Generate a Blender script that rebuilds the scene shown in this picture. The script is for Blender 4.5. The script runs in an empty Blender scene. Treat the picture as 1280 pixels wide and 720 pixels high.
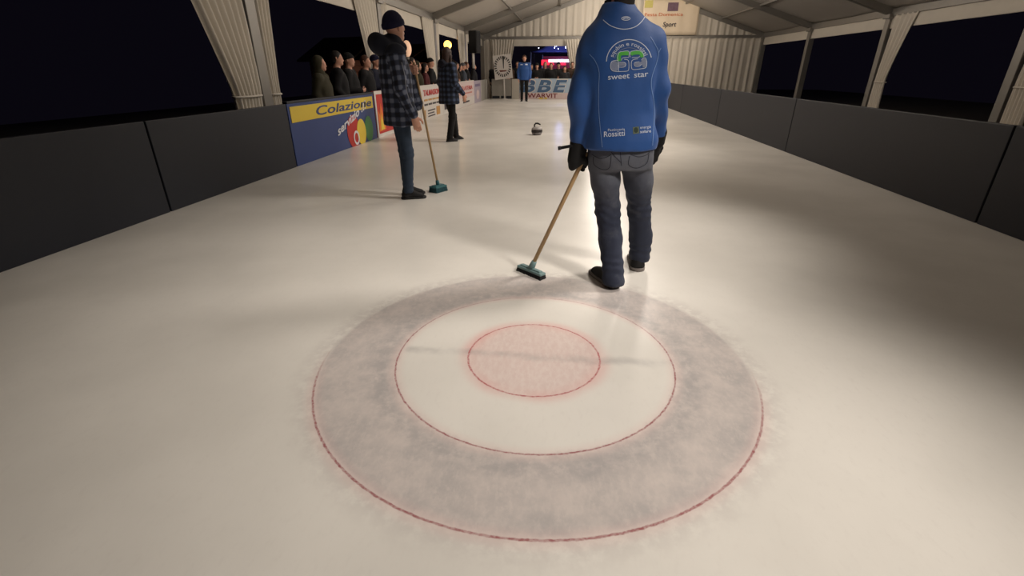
import bpy, bmesh, math, random
import numpy as np
from mathutils import Vector, Matrix
from mathutils.bvhtree import BVHTree

random.seed(4)
RNG = np.random.RandomState(7)
SC = bpy.context.scene
COL = SC.collection
R = math.radians

# ------------------------------------------------------------------ camera model
CAM_H, PITCH, YAW, FPX = 1.2, R(24.4), R(6.0), 600.0
CY, SY = math.cos(YAW), math.sin(YAW)

def c2w(x, y, z=0.0):
    """metres right / ahead of the viewpoint -> world (x across the rink, y along it)"""
    return Vector((x * CY - y * SY, x * SY + y * CY, z))

def pp(px, py, y=None, z=None):
    a = PITCH + math.atan((py - 360) / FPX)
    if y is None:
        y = (CAM_H - z) / math.tan(a)
    else:
        z = CAM_H - y * math.tan(a)
    depth = y * math.cos(PITCH) + (CAM_H - z) * math.sin(PITCH)
    return ((px - 640) / FPX * depth, y, z)

def ray(px, py):
    dx, dy = (px - 640) / FPX, -(py - 360) / FPX
    f = math.cos(PITCH) + dy * math.sin(PITCH)
    up = -math.sin(PITCH) + dy * math.cos(PITCH)
    return c2w(dx, f, up).normalized()

cam = bpy.data.objects.new('camera', bpy.data.cameras.new('camera'))
COL.objects.link(cam)
cam.location = (0, 0, CAM_H)
cam.rotation_euler = (R(90) - PITCH, 0, YAW)
cam.data.sensor_width = 36
cam.data.lens = 36 * FPX / 1280
cam.data.clip_start = 0.02
SC.camera = cam

# ------------------------------------------------------------------ tagging / linking
def tag(o, label=None, cat=None, group=None, kind=None):
    if label: o['label'] = label
    if cat: o['category'] = cat
    if group: o['group'] = group
    if kind: o['kind'] = kind
    return o

def empty(name, loc=(0, 0, 0), rz=0.0, label=None, cat=None, group=None):
    o = bpy.data.objects.new(name, None)
    COL.objects.link(o)
    o.empty_display_size = .1
    o.location = loc
    o.rotation_euler = (0, 0, rz)
    return tag(o, label, cat, group)

def link(name, me, m=None, parent=None, smooth=False):
    o = bpy.data.objects.new(name, me)
    COL.objects.link(o)
    if m: me.materials.append(m)
    if smooth:
        me.polygons.foreach_set('use_smooth', [True] * len(me.polygons))
    if parent: o.parent = parent
    return o

def mesh_from(name, V, F):
    me = bpy.data.meshes.new(name)
    me.from_pydata([tuple(map(float, v)) for v in V], [], [tuple(map(int, f)) for f in F])
    me.update()
    return me

class MB:
    """collects simple solids into one mesh"""
    def __init__(s): s.V, s.F = [], []
    def add(s, V, F):
        b = len(s.V)
        s.V += [tuple(v) for v in V]
        s.F += [tuple(i + b for i in f) for f in F]
        return s
    def box(s, lo, hi, M=None):
        V = [Vector((x, y, z)) for x in (lo[0], hi[0]) for y in (lo[1], hi[1]) for z in (lo[2], hi[2])]
        if M: V = [M @ v for v in V]
        return s.add(V, [(0, 1, 3, 2), (4, 6, 7, 5), (0, 4, 5, 1), (2, 3, 7, 6), (0, 2, 6, 4), (1, 5, 7, 3)])
    def beam(s, a, b, w, t, up=(0, 0, 1)):
        a, b = Vector(a), Vector(b)
        d = (b - a).normalized()
        x = d.cross(Vector(up)).normalized() * w / 2
        y = x.cross(d).normalized() * t / 2
        V = [p + sx * x + sy * y for p in (a, b) for sx, sy in ((-1, -1), (1, -1), (1, 1), (-1, 1))]
        return s.add(V, [(3, 2, 1, 0), (4, 5, 6, 7), (0, 1, 5, 4), (1, 2, 6, 5), (2, 3, 7, 6), (3, 0, 4, 7)])
    def tube(s, pts, rad, n=12, cap=True):
        pts = [Vector(p) for p in pts]
        if not isinstance(rad, (list, tuple)): rad = [rad] * len(pts)
        V, F, prev = [], [], None
        for i, p in enumerate(pts):
            d = (pts[min(i + 1, len(pts) - 1)] - pts[max(i - 1, 0)]).normalized()
            if prev is None:
                q = d.orthogonal().normalized()
            else:
                q = (prev - d * prev.dot(d)).normalized()
            prev = q
            w = d.cross(q)
            for k in range(n):
                a = 2 * math.pi * k / n
                V.append(p + rad[i] * (math.cos(a) * q + math.sin(a) * w))
        for i in range(len(pts) - 1):
            for k in range(n):
                F.append((i * n + k, i * n + (k + 1) % n, (i + 1) * n + (k + 1) % n, (i + 1) * n + k))
        if cap:
            F.append(tuple(range(n - 1, -1, -1)))
            F.append(tuple((len(pts) - 1) * n + k for k in range(n)))
        return s.add(V, F)
    def lathe(s, prof, c=(0, 0, 0), n=32):
        V, F = [], []
        for r, z in prof:
            for k in range(n):
                a = 2 * math.pi * k / n
                V.append((c[0] + r * math.cos(a), c[1] + r * math.sin(a), c[2] + z))
        for i in range(len(prof) - 1):
            for k in range(n):
                F.append((i * n + k, i * n + (k + 1) % n, (i + 1) * n + (k + 1) % n, (i + 1) * n + k))
        F.append(tuple(range(n - 1, -1, -1)))
        F.append(tuple((len(prof) - 1) * n + k for k in range(n)))
        return s.add(V, F)
    def build(s, name, m=None, parent=None, smooth=False, bevel=0.0):
        o = link(name, mesh_from(name, s.V, s.F), m, parent, smooth)
        if bevel:
            b = o.modifiers.new('bevel', 'BEVEL'); b.width = bevel; b.segments = 2; b.limit_method = 'ANGLE'
        return o

# ------------------------------------------------------------------ materials
def srgb(r, g, b):
    def f(c):
        c /= 255.0
        return c / 12.92 if c <= .04045 else ((c + .055) / 1.055) ** 2.4
    return (f(r), f(g), f(b), 1.0)

def nd(nt, t, **kw):
    n = nt.nodes.new(t)
    for k, v in kw.items(): setattr(n, k, v)
    return n

def math_node(nt, op, a, b=None, c=None, clamp=False):
    n = nd(nt, 'ShaderNodeMath', operation=op, use_clamp=clamp)
    for i, v in enumerate((a, b, c)):
        if v is None: continue
        if isinstance(v, (int, float)): n.inputs[i].default_value = v
        else: nt.links.new(v, n.inputs[i])
    return n.outputs[0]

def mixc(nt, fac, a, b):
    n = nd(nt, 'ShaderNodeMix', data_type='RGBA')
    for i, v in ((0, fac), (6, a), (7, b)):
        if isinstance(v, (int, float, tuple)): n.inputs[i].default_value = v
        else: nt.links.new(v, n.inputs[i])
    return n.outputs[2]

def noise(nt, vec, scale, detail=3.0, rough=.5):
    n = nd(nt, 'ShaderNodeTexNoise')
    n.inputs['Scale'].default_value = scale
    n.inputs['Detail'].default_value = detail
    n.inputs['Roughness'].default_value = rough
    if vec is not None: nt.links.new(vec, n.inputs['Vector'])
    return n.outputs['Fac']

def smooth(nt, x, lo, hi):
    n = nd(nt, 'ShaderNodeMapRange', interpolation_type='SMOOTHSTEP')
    nt.links.new(x, n.inputs[0])
    n.inputs[1].default_value = lo
    n.inputs[2].default_value = hi
    return n.outputs[0]

MATS = {}
def mat(name, rgb, rough=.7, metal=0.0, vary=.12, scale=30.0, bump=0.0, bscale=200.0, emit=0.0, sheen=0.0):
    if name in MATS: return MATS[name]
    m = bpy.data.materials.new(name); m.use_nodes = True
    nt = m.node_tree
    b = nt.nodes['Principled BSDF']
    c = srgb(*rgb)
    tc = nd(nt, 'ShaderNodeTexCoord')
    f = noise(nt, tc.outputs['Object'], scale)
    dark = tuple(x * (1 - vary) for x in c[:3]) + (1,)
    lite = tuple(min(1, x * (1 + vary)) for x in c[:3]) + (1,)
    nt.links.new(mixc(nt, f, dark, lite), b.inputs['Base Color'])
    b.inputs['Roughness'].default_value = rough
    b.inputs['Metallic'].default_value = metal
    if sheen: b.inputs['Sheen Weight'].default_value = sheen
    if bump:
        bn = nd(nt, 'ShaderNodeBump')
        bn.inputs['Strength'].default_value = bump
        bn.inputs['Distance'].default_value = .004
        nt.links.new(noise(nt, tc.outputs['Object'], bscale, 4), bn.inputs['Height'])
        nt.links.new(bn.outputs[0], b.inputs['Normal'])
    if emit:
        b.inputs['Emission Color'].default_value = c
        b.inputs['Emission Strength'].default_value = emit
    MATS[name] = m
    return m

def ice_material():
    m = bpy.data.materials.new('ice'); m.use_nodes = True
    nt = m.node_tree; L = nt.links.new
    b = nt.nodes['Principled BSDF']
    tc = nd(nt, 'ShaderNodeTexCoord'); P = tc.outputs['Object']
    sx = nd(nt, 'ShaderNodeSeparateXYZ'); L(P, sx.inputs[0])
    x, y = sx.outputs[0], sx.outputs[1]
    r0 = math_node(nt, 'SQRT', math_node(nt, 'ADD', math_node(nt, 'MULTIPLY', x, x), math_node(nt, 'MULTIPLY', y, y)))
    wob = math_node(nt, 'MULTIPLY_ADD', noise(nt, P, 40, 4, .7), .011, -.0055)
    r = math_node(nt, 'ADD', r0, wob)
    wob2 = math_node(nt, 'MULTIPLY_ADD', noise(nt, P, 14, 7, .72), .075, -.0375)
    rs = math_node(nt, 'ADD', r0, wob2)
    big = noise(nt, P, 1.1, 4)
    fine = noise(nt, P, 17, 6, .65)
    mp = nd(nt, 'ShaderNodeMapping'); mp.inputs['Rotation'].default_value = (0, 0, .5); mp.inputs['Scale'].default_value = (1, .45, 1); L(P, mp.inputs[0])
    frost = noise(nt, mp.outputs[0], 42, 6, .72)
    white = mixc(nt, smooth(nt, big, .3, .7), srgb(220, 216, 209), srgb(233, 229, 222))
    white = mixc(nt, math_node(nt, 'MULTIPLY', smooth(nt, frost, .5, .75), .18), white, srgb(205, 198, 192))
    # the grey paint of the outer ring, frosted and mottled
    gm = noise(nt, P, 5.5, 8, .68)
    grey = mixc(nt, smooth(nt, gm, .30, .70), srgb(184, 178, 176), srgb(209, 199, 194))
    grey = mixc(nt, math_node(nt, 'MULTIPLY', smooth(nt, frost, .44, .66), .42), grey, srgb(216, 206, 200))
    band = math_node(nt, 'MULTIPLY', smooth(nt, rs, .603, .648), math_node(nt, 'SUBTRACT', 1.0, smooth(nt, r, .93, .965)))
    edge = math_node(nt, 'MULTIPLY', smooth(nt, rs, .63, .68), math_node(nt, 'SUBTRACT', 1.0, smooth(nt, rs, .69, .79)))
    grey = mixc(nt, math_node(nt, 'MULTIPLY', math_node(nt, 'MULTIPLY', edge, smooth(nt, fine, .35, .62)), .55), grey, srgb(164, 160, 161))
    edge2 = math_node(nt, 'MULTIPLY', smooth(nt, rs, .84, .91), smooth(nt, fine, .4, .62))
    grey = mixc(nt, math_node(nt, 'MULTIPLY', edge2, .30), grey, srgb(170, 166, 166))
    col = mixc(nt, band, white, grey)
    # grey smear just outside the outer ring
    sm = math_node(nt, 'MULTIPLY', smooth(nt, rs, .94, .96), math_node(nt, 'SUBTRACT', 1.0, smooth(nt, rs, .96, 1.08)))
    col = mixc(nt, math_node(nt, 'MULTIPLY', math_node(nt, 'MULTIPLY', sm, smooth(nt, fine, .35, .6)), .45), col, srgb(192, 184, 180))
    # pink bleeding round the button
    pin = math_node(nt, 'MULTIPLY', math_node(nt, 'SUBTRACT', 1.0, smooth(nt, rs, .27, .36)), .62)
    pink = mixc(nt, smooth(nt, frost, .38, .66), srgb(214, 182, 177), srgb(226, 203, 197))
    col = mixc(nt, pin, col, pink)
    halo = math_node(nt, 'SUBTRACT', 1.0, smooth(nt, math_node(nt, 'ABSOLUTE', math_node(nt, 'SUBTRACT', r0, .305)), 0.0, .095))
    halo = math_node(nt, 'MULTIPLY', math_node(nt, 'MULTIPLY', halo, halo), smooth(nt, noise(nt, P, 3.5, 3), .25, .75))
    col = mixc(nt, math_node(nt, 'MULTIPLY', halo, .48), col, srgb(226, 160, 156))
    for rad, st in ((.623, .30), (.953, .36)):
        h2 = math_node(nt, 'SUBTRACT', 1.0, smooth(nt, math_node(nt, 'ABSOLUTE', math_node(nt, 'SUBTRACT', r0, rad)), 0.0, .05))
        if rad > .9: h2 = math_node(nt, 'MULTIPLY', h2, smooth(nt, y, .05, -.45))
        col = mixc(nt, math_node(nt, 'MULTIPLY', h2, st), col, srgb(224, 192, 188))
    # tee line, faint and smeared
    tee = math_node(nt, 'SUBTRACT', 1.0, smooth(nt, math_node(nt, 'ABSOLUTE', math_node(nt, 'ADD', y, math_node(nt, 'MULTIPLY_ADD', gm, .10, -.05))), .0, .05))
    tee = math_node(nt, 'MULTIPLY', tee, math_node(nt, 'SUBTRACT', 1.0, smooth(nt, r0, .58, .63)))
    tee = math_node(nt, 'MULTIPLY', tee, smooth(nt, noise(nt, P, 4, 4, .6), .32, .62))
    col = mixc(nt, math_node(nt, 'MULTIPLY', tee, .42), col, srgb(158, 154, 154))
    # red painted lines, thin and broken
    brk = smooth(nt, noise(nt, P, 48, 4, .75), .40, .62)
    worn = smooth(nt, y, .05, -.45)
    worn2 = smooth(nt, y, .75, -.15)
    for rad, w, back in ((.301, .0060, 0), (.623, .0054, 1), (.953, .0062, 2)):
        ln = math_node(nt, 'SUBTRACT', 1.0, smooth(nt, math_node(nt, 'ABSOLUTE', math_node(nt, 'SUBTRACT', r, rad)), w * .3, w))
        k = math_node(nt, 'MULTIPLY_ADD', brk, .50, .50)
        ln = math_node(nt, 'MULTIPLY', ln, k)
        if back == 2: ln = math_node(nt, 'MULTIPLY', ln, worn)
        if back == 1: ln = math_node(nt, 'MULTIPLY', ln, math_node(nt, 'MULTIPLY_ADD', worn2, .6, .4))
        col = mixc(nt, math_node(nt, 'MULTIPLY', ln, .85), col, srgb(146, 62, 70) if rad > .4 else srgb(172, 66, 72))
    L(col, b.inputs['Base Color'])
    b.inputs['Roughness'].default_value = .27
    b.inputs['IOR'].default_value = 1.31
    bn = nd(nt, 'ShaderNodeBump'); bn.inputs['Strength'].default_value = .05; bn.inputs['Distance'].default_value = .003
    L(noise(nt, P, 38, 5, .6), bn.inputs['Height']); L(bn.outputs[0], b.inputs['Normal'])
    return m

def plaid_material(name, c0, c1, c2, period):
    m = bpy.data.materials.new(name); m.use_nodes = True
    nt = m.node_tree; L = nt.links.new
    b = nt.nodes['Principled BSDF']
    uv = nd(nt, 'ShaderNodeUVMap'); uv.uv_map = 'plaid'
    sp = nd(nt, 'ShaderNodeSeparateXYZ'); L(uv.outputs[0], sp.inputs[0])
    bands = []
    for o in (sp.outputs[0], sp.outputs[1]):
        f = math_node(nt, 'FRACT', math_node(nt, 'DIVIDE', o, period))
        d = math_node(nt, 'ABSOLUTE', math_node(nt, 'SUBTRACT', f, .5))
        bands.append(math_node(nt, 'SUBTRACT', 1.0, smooth(nt, d, .13, .34)))
    s = math_node(nt, 'ADD', *bands)
    tc = nd(nt, 'ShaderNodeTexCoord')
    s = math_node(nt, 'ADD', s, math_node(nt, 'MULTIPLY_ADD', noise(nt, tc.outputs['Object'], 60, 3), .5, -.25))
    cr = nd(nt, 'ShaderNodeValToRGB')
    L(math_node(nt, 'MULTIPLY', s, .5), cr.inputs[0])
    e = cr.color_ramp.elements
    e[0].position, e[0].color = .05, srgb(*c0)
    e[1].position, e[1].color = .95, srgb(*c2)
    n = e.new(.5); n.color = srgb(*c1)
    L(cr.outputs[0], b.inputs['Base Color'])
    b.inputs['Roughness'].default_value = .9
    return m

def denim_material():
    m = bpy.data.materials.new('denim'); m.use_nodes = True
    nt = m.node_tree; L = nt.links.new
    b = nt.nodes['Principled BSDF']
    tc = nd(nt, 'ShaderNodeTexCoord'); P = tc.outputs['Object']
    sx = nd(nt, 'ShaderNodeSeparateXYZ'); L(P, sx.inputs[0])
    n1 = noise(nt, P, 7, 5, .6)
    # stone-washed seat and thighs, raw denim below the knee
    f = smooth(nt, math_node(nt, 'ADD', sx.outputs[2], math_node(nt, 'MULTIPLY_ADD', n1, .30, -.15)), .42, .74)
    col = mixc(nt, f, srgb(43, 49, 68), srgb(94, 97, 107))
    col = mixc(nt, math_node(nt, 'MULTIPLY', smooth(nt, n1, .5, .75), .4), col, srgb(112, 113, 118))
    col = mixc(nt, math_node(nt, 'MULTIPLY', noise(nt, P, 350, 2), .3), col, srgb(40, 44, 58))
    L(col, b.inputs['Base Color']); b.inputs['Roughness'].default_value = .9
    bn = nd(nt, 'ShaderNodeBump'); bn.inputs['Strength'].default_value = .35; bn.inputs['Distance'].default_value = .004
    L(noise(nt, P, 40, 4), bn.inputs['Height']); L(bn.outputs[0], b.inputs['Normal'])
    return m

M_ice = ice_material()
M_denim = denim_material()
M_plaid = plaid_material('plaid_wool', (26, 29, 41), (50, 56, 76), (112, 118, 136), .082)
M_plaid2 = plaid_material('plaid_flannel', (22, 26, 37), (36, 45, 66), (72, 84, 112), .085)
M_fabric = mat('tent_fabric', (226, 218, 205), .75, vary=.05, scale=3, bump=.1, bscale=30)
M_roof = mat('tent_roof_fabric', (198, 192, 184), .7, vary=.05, scale=2)
M_alu = mat('tent_aluminium', (150, 146, 140), .45, .55, vary=.05, scale=6)
M_blue = mat('softshell_blue', (27, 77, 145), .66, vary=.10, scale=9, bump=.15, bscale=90, sheen=.15)
M_print = mat('white_print', (205, 214, 232), .6, vary=.03)
M_piping = mat('pale_piping', (120, 152, 205), .6, vary=.03)
M_green = mat('green_print', (70, 176, 60), .6, vary=.05)
M_gprint = mat('grey_print', (128, 138, 165), .6, vary=.12, scale=120)
M_black = mat('black_cloth', (14, 13, 15), .9, vary=.2, bump=.2)
M_shoe = mat('black_suede', (20, 18, 19), .8, vary=.15)
M_sole = mat('grey_rubber', (120, 112, 108), .7)
M_dsole = mat('dark_rubber', (22, 21, 22), .7)
M_skin = mat('skin', (212, 158, 134), .55, vary=.08, scale=25)
M_navy = mat('navy_knit', (19, 20, 54), .95, vary=.25, scale=60, bump=.5, bscale=160)
M_navyc = mat('navy_cloth', (24, 27, 42), .9, vary=.12)
M_bluejean = mat('dark_denim', (47, 60, 78), .9, vary=.22, scale=11, bump=.2)
M_hair = mat('dark_hair', (30, 22, 20), .6, vary=.3, scale=80)
M_brown = mat('brown_hair', (78, 46, 30), .6, vary=.3, scale=80)
M_grhair = mat('grey_hair', (120, 112, 108), .6, vary=.2, scale=80)
M_wood = mat('broom_wood', (190, 156, 112), .55, vary=.14, scale=20)
M_teal = mat('teal_plastic', (58, 112, 118), .45, vary=.06)
M_tealgrey = mat('grey_teal_plastic', (112, 138, 138), .45, vary=.06)
M_bristle = mat('black_bristle', (18, 18, 20), .9, vary=.3, scale=200, bump=.8, bscale=300)
M_bristleg = mat('teal_bristle', (30, 72, 80), .9, vary=.3, scale=200, bump=.8, bscale=300)

# ------------------------------------------------------------------ signed-distance modelling
def A(*v): return np.array(v, dtype=np.float64)

def cap(a, b, ra, rb=None, flat=None, ff=1.0):
    a, b = np.array(a, float), np.array(b, float)
    rb = ra if rb is None else rb
    ab = b - a; L2 = max(ab @ ab, 1e-12)
    n = None if flat is None else np.array(flat, float) / np.linalg.norm(flat)
    def f(P):
        pa = P - a
        t = np.clip(pa @ ab / L2, 0, 1)
        q = pa - t[:, None] * ab
        if n is not None:
            k = q @ n
            q = q + ((ff - 1) * k)[:, None] * n
        return np.sqrt((q * q).sum(1)) - (ra + (rb - ra) * t)
    f.lo = np.minimum(a - ra, b - rb); f.hi = np.maximum(a + ra, b + rb)
    return f

def ell(c, r, Rm=None):
    c, r = np.array(c, float), np.array(r, float)
    def f(P):
        q = P - c
        if Rm is not None: q = q @ Rm
        k0 = np.sqrt(((q / r) ** 2).sum(1)); k1 = np.sqrt(((q / r ** 2) ** 2).sum(1)) + 1e-9
        return k0 * (k0 - 1) / k1
    m = r.max(); f.lo, f.hi = c - m, c + m
    return f

def loft(sec, p=2.4, yaw=0.0):
    """sections (z, cx, cy, rx, ry) from low to high"""
    s = np.array(sorted(sec), float)
    cyw, syw = math.cos(yaw), math.sin(yaw)
    def f(P):
        z = P[:, 2]
        I = lambda k: np.interp(z, s[:, 0], s[:, k])
        dx, dy = P[:, 0] - I(1), P[:, 1] - I(2)
        dx, dy = dx * cyw + dy * syw, -dx * syw + dy * cyw
        rx, ry = I(3), I(4)
        k = (np.abs(dx / rx) ** p + np.abs(dy / ry) ** p) ** (1 / p)
        d = (k - 1) * np.minimum(rx, ry)
        return np.maximum(d, np.maximum(s[0, 0] - z, z - s[-1, 0]))
    m = max(s[:, 3].max(), s[:, 4].max())
    f.lo = A(s[:, 1].min() - m, s[:, 2].min() - m, s[0, 0]); f.hi = A(s[:, 1].max() + m, s[:, 2].max() + m, s[-1, 0])
    return f

def smin(a, b, k):
    h = np.clip(.5 + .5 * (b - a) / k, 0, 1)
    return b + (a - b) * h - k * h * (1 - h)

def union(prims, k=.02):
    def f(P):
        d = prims[0](P)
        for q in prims[1:]:
            d = smin(d, q(P), k)
        return d
    f.lo = np.min([q.lo for q in prims], 0); f.hi = np.max([q.hi for q in prims], 0)
    return f

def wrap(f, g):
    g.lo, g.hi = f.lo, f.hi
    return g

_LAT = RNG.rand(32, 32, 32)
def vnoise(P, fr):
    q = P * np.array(fr, float)
    i = np.floor(q).astype(int); t = q - i; t = t * t * (3 - 2 * t)
    v = 0
    for dx in (0, 1):
        for dy in (0, 1):
            for dz in (0, 1):
                w = (t[:, 0] if dx else 1 - t[:, 0]) * (t[:, 1] if dy else 1 - t[:, 1]) * (t[:, 2] if dz else 1 - t[:, 2])
                v = v + w * _LAT[(i[:, 0] + dx) % 32, (i[:, 1] + dy) % 32, (i[:, 2] + dz) % 32]
    return v - .5

def folds(f, amp, fr, seed=0.0):
    return wrap(f, lambda P: f(P) + amp * 2 * vnoise(P + seed, fr) + amp * .8 * vnoise(P * 2.3 + seed, fr))

def axis_coords(lo, hi, step, fine):
    out, x = [], lo
    while x < hi + step:
        out.append(x)
        st = step
        for a, b, fs in fine:
            if x + step > a and x < b: st = min(st, fs)
        x += st
    return np.array(out)

def polygonise(f, step, fine=((), (), ()), pad=.015):
    ax = [axis_coords(f.lo[i] - pad - step, f.hi[i] + pad + step, step, fine[i]) for i in range(3)]
    X, Y, Z = ax
    nx, ny, nz = map(len, ax)
    G = np.stack(np.meshgrid(X, Y, Z, indexing='ij'), -1).reshape(-1, 3)
    F = np.empty(len(G))
    for i in range(0, len(G), 400000):
        F[i:i + 400000] = f(G[i:i + 400000])
    F = F.reshape(nx, ny, nz)
    G = G.reshape(nx, ny, nz, 3)
    S = F < 0
    acc = np.zeros((nx - 1, ny - 1, nz - 1, 3)); cnt = np.zeros((nx - 1, ny - 1, nz - 1))
    def sl(o): return tuple(slice(o[i], o[i] + (nx, ny, nz)[i] - 1) for i in range(3))
    corners = [(i, j, k) for i in (0, 1) for j in (0, 1) for k in (0, 1)]
    for a in corners:
        for d in range(3):
            if a[d]: continue
            b = tuple(a[i] + (1 if i == d else 0) for i in range(3))
            fa, fb = F[sl(a)], F[sl(b)]
            m = S[sl(a)] != S[sl(b)]
            den = np.where(m, fa - fb, 1.0)
            t = np.where(m, fa / den, 0)[..., None]
            acc += np.where(m[..., None], G[sl(a)] * (1 - t) + G[sl(b)] * t, 0)
            cnt += m
    act = cnt > 0
    idx = -np.ones(act.shape, int); idx[act] = np.arange(act.sum())
    V = acc[act] / cnt[act][:, None]
    faces = []
    for d in range(3):
        e, g = [(1, 2), (2, 0), (0, 1)][d]
        lo = [slice(None)] * 3; hi = [slice(None)] * 3
        lo[d] = slice(0, -1); hi[d] = slice(1, None)
        s0, s1 = S[tuple(lo)], S[tuple(hi)]
        I = np.argwhere(s0 != s1)
        n = (nx, ny, nz)
        ok = (I[:, e] > 0) & (I[:, g] > 0) & (I[:, e] < n[e] - 1) & (I[:, g] < n[g] - 1)
        I = I[ok]
        if not len(I): continue
        ins = s0[tuple(I.T)]
        def cell(oe, og):
            J = I.copy(); J[:, e] += oe; J[:, g] += og
            return idx[tuple(J.T)]
        q = np.stack([cell(-1, -1), cell(0, -1), cell(0, 0), cell(-1, 0)], 1)
        q[~ins] = q[~ins][:, ::-1]
        faces.append(q)
    Q = np.concatenate(faces)
    return V, Q

def np_mesh(name, V, Q):
    me = bpy.data.meshes.new(name)
    me.vertices.add(len(V)); me.vertices.foreach_set('co', V.astype(np.float32).ravel())
    n = len(Q)
    me.loops.add(n * 4); me.loops.foreach_set('vertex_index', Q.astype(np.int32).ravel())
    me.polygons.add(n)
    me.polygons.foreach_set('loop_start', np.arange(0, n * 4, 4, dtype=np.int32))
    me.polygons.foreach_set('use_smooth', np.ones(n, bool))
    me.update(calc_edges=True); me.validate()
    return me

def sculpt(name, f, step, m, parent, fine=((), (), ()), relax=1):
    V, Q = polygonise(f, step, fine)
    # a light relaxation removes the grid's stair-steps
    for _ in range(relax):
        acc = np.zeros_like(V); c = np.zeros(len(V))
        for i in range(4):
            a, b = Q[:, i], Q[:, (i + 1) % 4]
            np.add.at(acc, a, V[b]); np.add.at(c, a, 1)
            np.add.at(acc, b, V[a]); np.add.at(c, b, 1)
        V = V * .5 + .5 * acc / np.maximum(c, 1)[:, None]
    return link(name, np_mesh(name, V, Q), m, parent)

def plaid_uv(o, parts):
    """parts: list of (distance function, function P -> (u, v) metres with the face centre for unwrapping)"""
    me = o.data
    n = len(me.vertices)
    V = np.empty(n * 3); me.vertices.foreach_get('co', V); V = V.reshape(-1, 3)
    Q = np.empty(len(me.loops), int); me.loops.foreach_get('vertex_index', Q)
    npoly = len(me.polygons); Q = Q[:npoly * 4].reshape(-1, 4)
    C = V[Q].mean(1)
    D = np.stack([d(C) for d, _ in parts], 1)
    w = D.argmin(1)
    uv = np.zeros((npoly, 4, 2))
    for k, (_, fn) in enumerate(parts):
        sel = w == k
        if not sel.any(): continue
        pts = V[Q[sel]].reshape(-1, 3); cen = np.repeat(C[sel], 4, 0)
        uv[sel] = fn(pts, cen).reshape(-1, 4, 2)
    L = me.uv_layers.new(name='plaid')
    L.data.foreach_set('uv', uv.astype(np.float32).ravel())

def torso_uv(cx, cy, r):
    def fn(P, C):
        a = np.arctan2(P[:, 0] - cx, P[:, 1] - cy); ac = np.arctan2(C[:, 0] - cx, C[:, 1] - cy)
        a = ac + (a - ac + np.pi) % (2 * np.pi) - np.pi
        return np.stack([a * r, P[:, 2]], 1)
    return fn

def limb_uv(a, b, r):
    a, b = np.array(a, float), np.array(b, float)
    d = (b - a) / np.linalg.norm(b - a)
    x = np.cross(d, [0.3, .9, .1]); x /= np.linalg.norm(x); y = np.cross(d, x)
    def fn(P, C):
        an = np.arctan2((P - a) @ x, (P - a) @ y); ac = np.arctan2((C - a) @ x, (C - a) @ y)
        an = ac + (an - ac + np.pi) % (2 * np.pi) - np.pi
        return np.stack([an * r, -(P - a) @ d], 1)
    return fn

# ------------------------------------------------------------------ anatomy
def unit(v):
    v = np.array(v, float); return v / np.linalg.norm(v)

def hand(w, d, n, side=1, curl=.5, s=1.0):
    """relaxed hand: w wrist, d pointing to the fingers, n palm normal; side +1 puts the thumb on +cross(n,d)"""
    w, d, n = np.array(w, float), unit(d), unit(n)
    t = np.cross(n, d) * side
    pr = [cap(w, w + d * .03 * s, .026 * s, .030 * s, n, 1.35)]
    pr.append(cap(w + d * .035 * s, w + d * .075 * s, .036 * s, .038 * s, n, 2.3))
    for i, (o, l) in enumerate(((.030, .92), (.010, 1.0), (-.010, .95), (-.029, .76))):
        p = w + d * (.088 if i in (1, 2) else .082) * s + t * o * s
        ang = .15 + .08 * i
        for k, (ln, ra, rb) in enumerate(((.040, .0098, .0092), (.026, .0092, .0086), (.021, .0086, .0075))):
            v = d * math.cos(ang) + n * math.sin(ang)
            q = p + v * ln * l * s
            pr.append(cap(p, q, ra * s, rb * s)); p = q
            ang += curl
    p = w + d * .030 * s + t * .026 * s
    for v, ln, ra, rb in ((d * .6 + t * .75 + n * .25, .036, .0125, .011), (d * .85 + t * .35 + n * .45, .030, .011, .010), (d * .9 + n * .45, .022, .010, .0085)):
        q = p + unit(v) * ln * s
        pr.append(cap(p, q, ra * s, rb * s)); p = q
    return pr

def grip(W, C, a, sgn=1, hr=.012, s=1.0, palm=None):
    """hand closed round a rod through C along a; W the wrist"""
    W, C, a = np.array(W, float), np.array(C, float), unit(a)
    e1 = W - C if palm is None else np.array(palm, float); e1 = unit(e1 - a * (e1 @ a)); e2 = np.cross(a, e1) * sgn
    rr = hr + .0115 * s
    K = C + e1 * (rr + .016 * s)
    pr = [cap(W, W + (K - W) * .5, .027 * s, .032 * s), cap(K - a * .022 * s, K + a * .026 * s, .030 * s, .032 * s, e1, 1.5), cap(W + (K - W) * .4, K, .031 * s, .033 * s)]
    for i, l in enumerate((.95, 1.0, .96, .85)):
        o = C + a * (.034 - .0225 * i) * s
        pts = [o + (rr + .012 * s) * (e1 * math.cos(t) + e2 * math.sin(t)) if k == 0 else o + rr * (e1 * math.cos(t) + e2 * math.sin(t)) for k, t in enumerate((R(25), R(85) * l, R(150) * l, R(222) * l))]
        for k in range(3):
            pr.append(cap(pts[k], pts[k + 1], (.0105 - .0007 * k) * s, (.0100 - .0007 * k) * s))
    o = C + a * .028 * s
    pts = [W + (K - W) * .6 - e2 * .02 * s, o + (rr + .006) * (e1 * math.cos(R(-55)) + e2 * math.sin(R(-55))), o + rr * (e1 * math.cos(R(-115)) + e2 * math.sin(R(-115))) - a * .012 * s, o + rr * (e1 * math.cos(R(-165)) + e2 * math.sin(R(-165))) - a * .022 * s]
    for k in range(3):
        pr.append(cap(pts[k], pts[k + 1], (.0135 - .0015 * k) * s, (.012 - .0015 * k) * s))
    return pr

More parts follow.
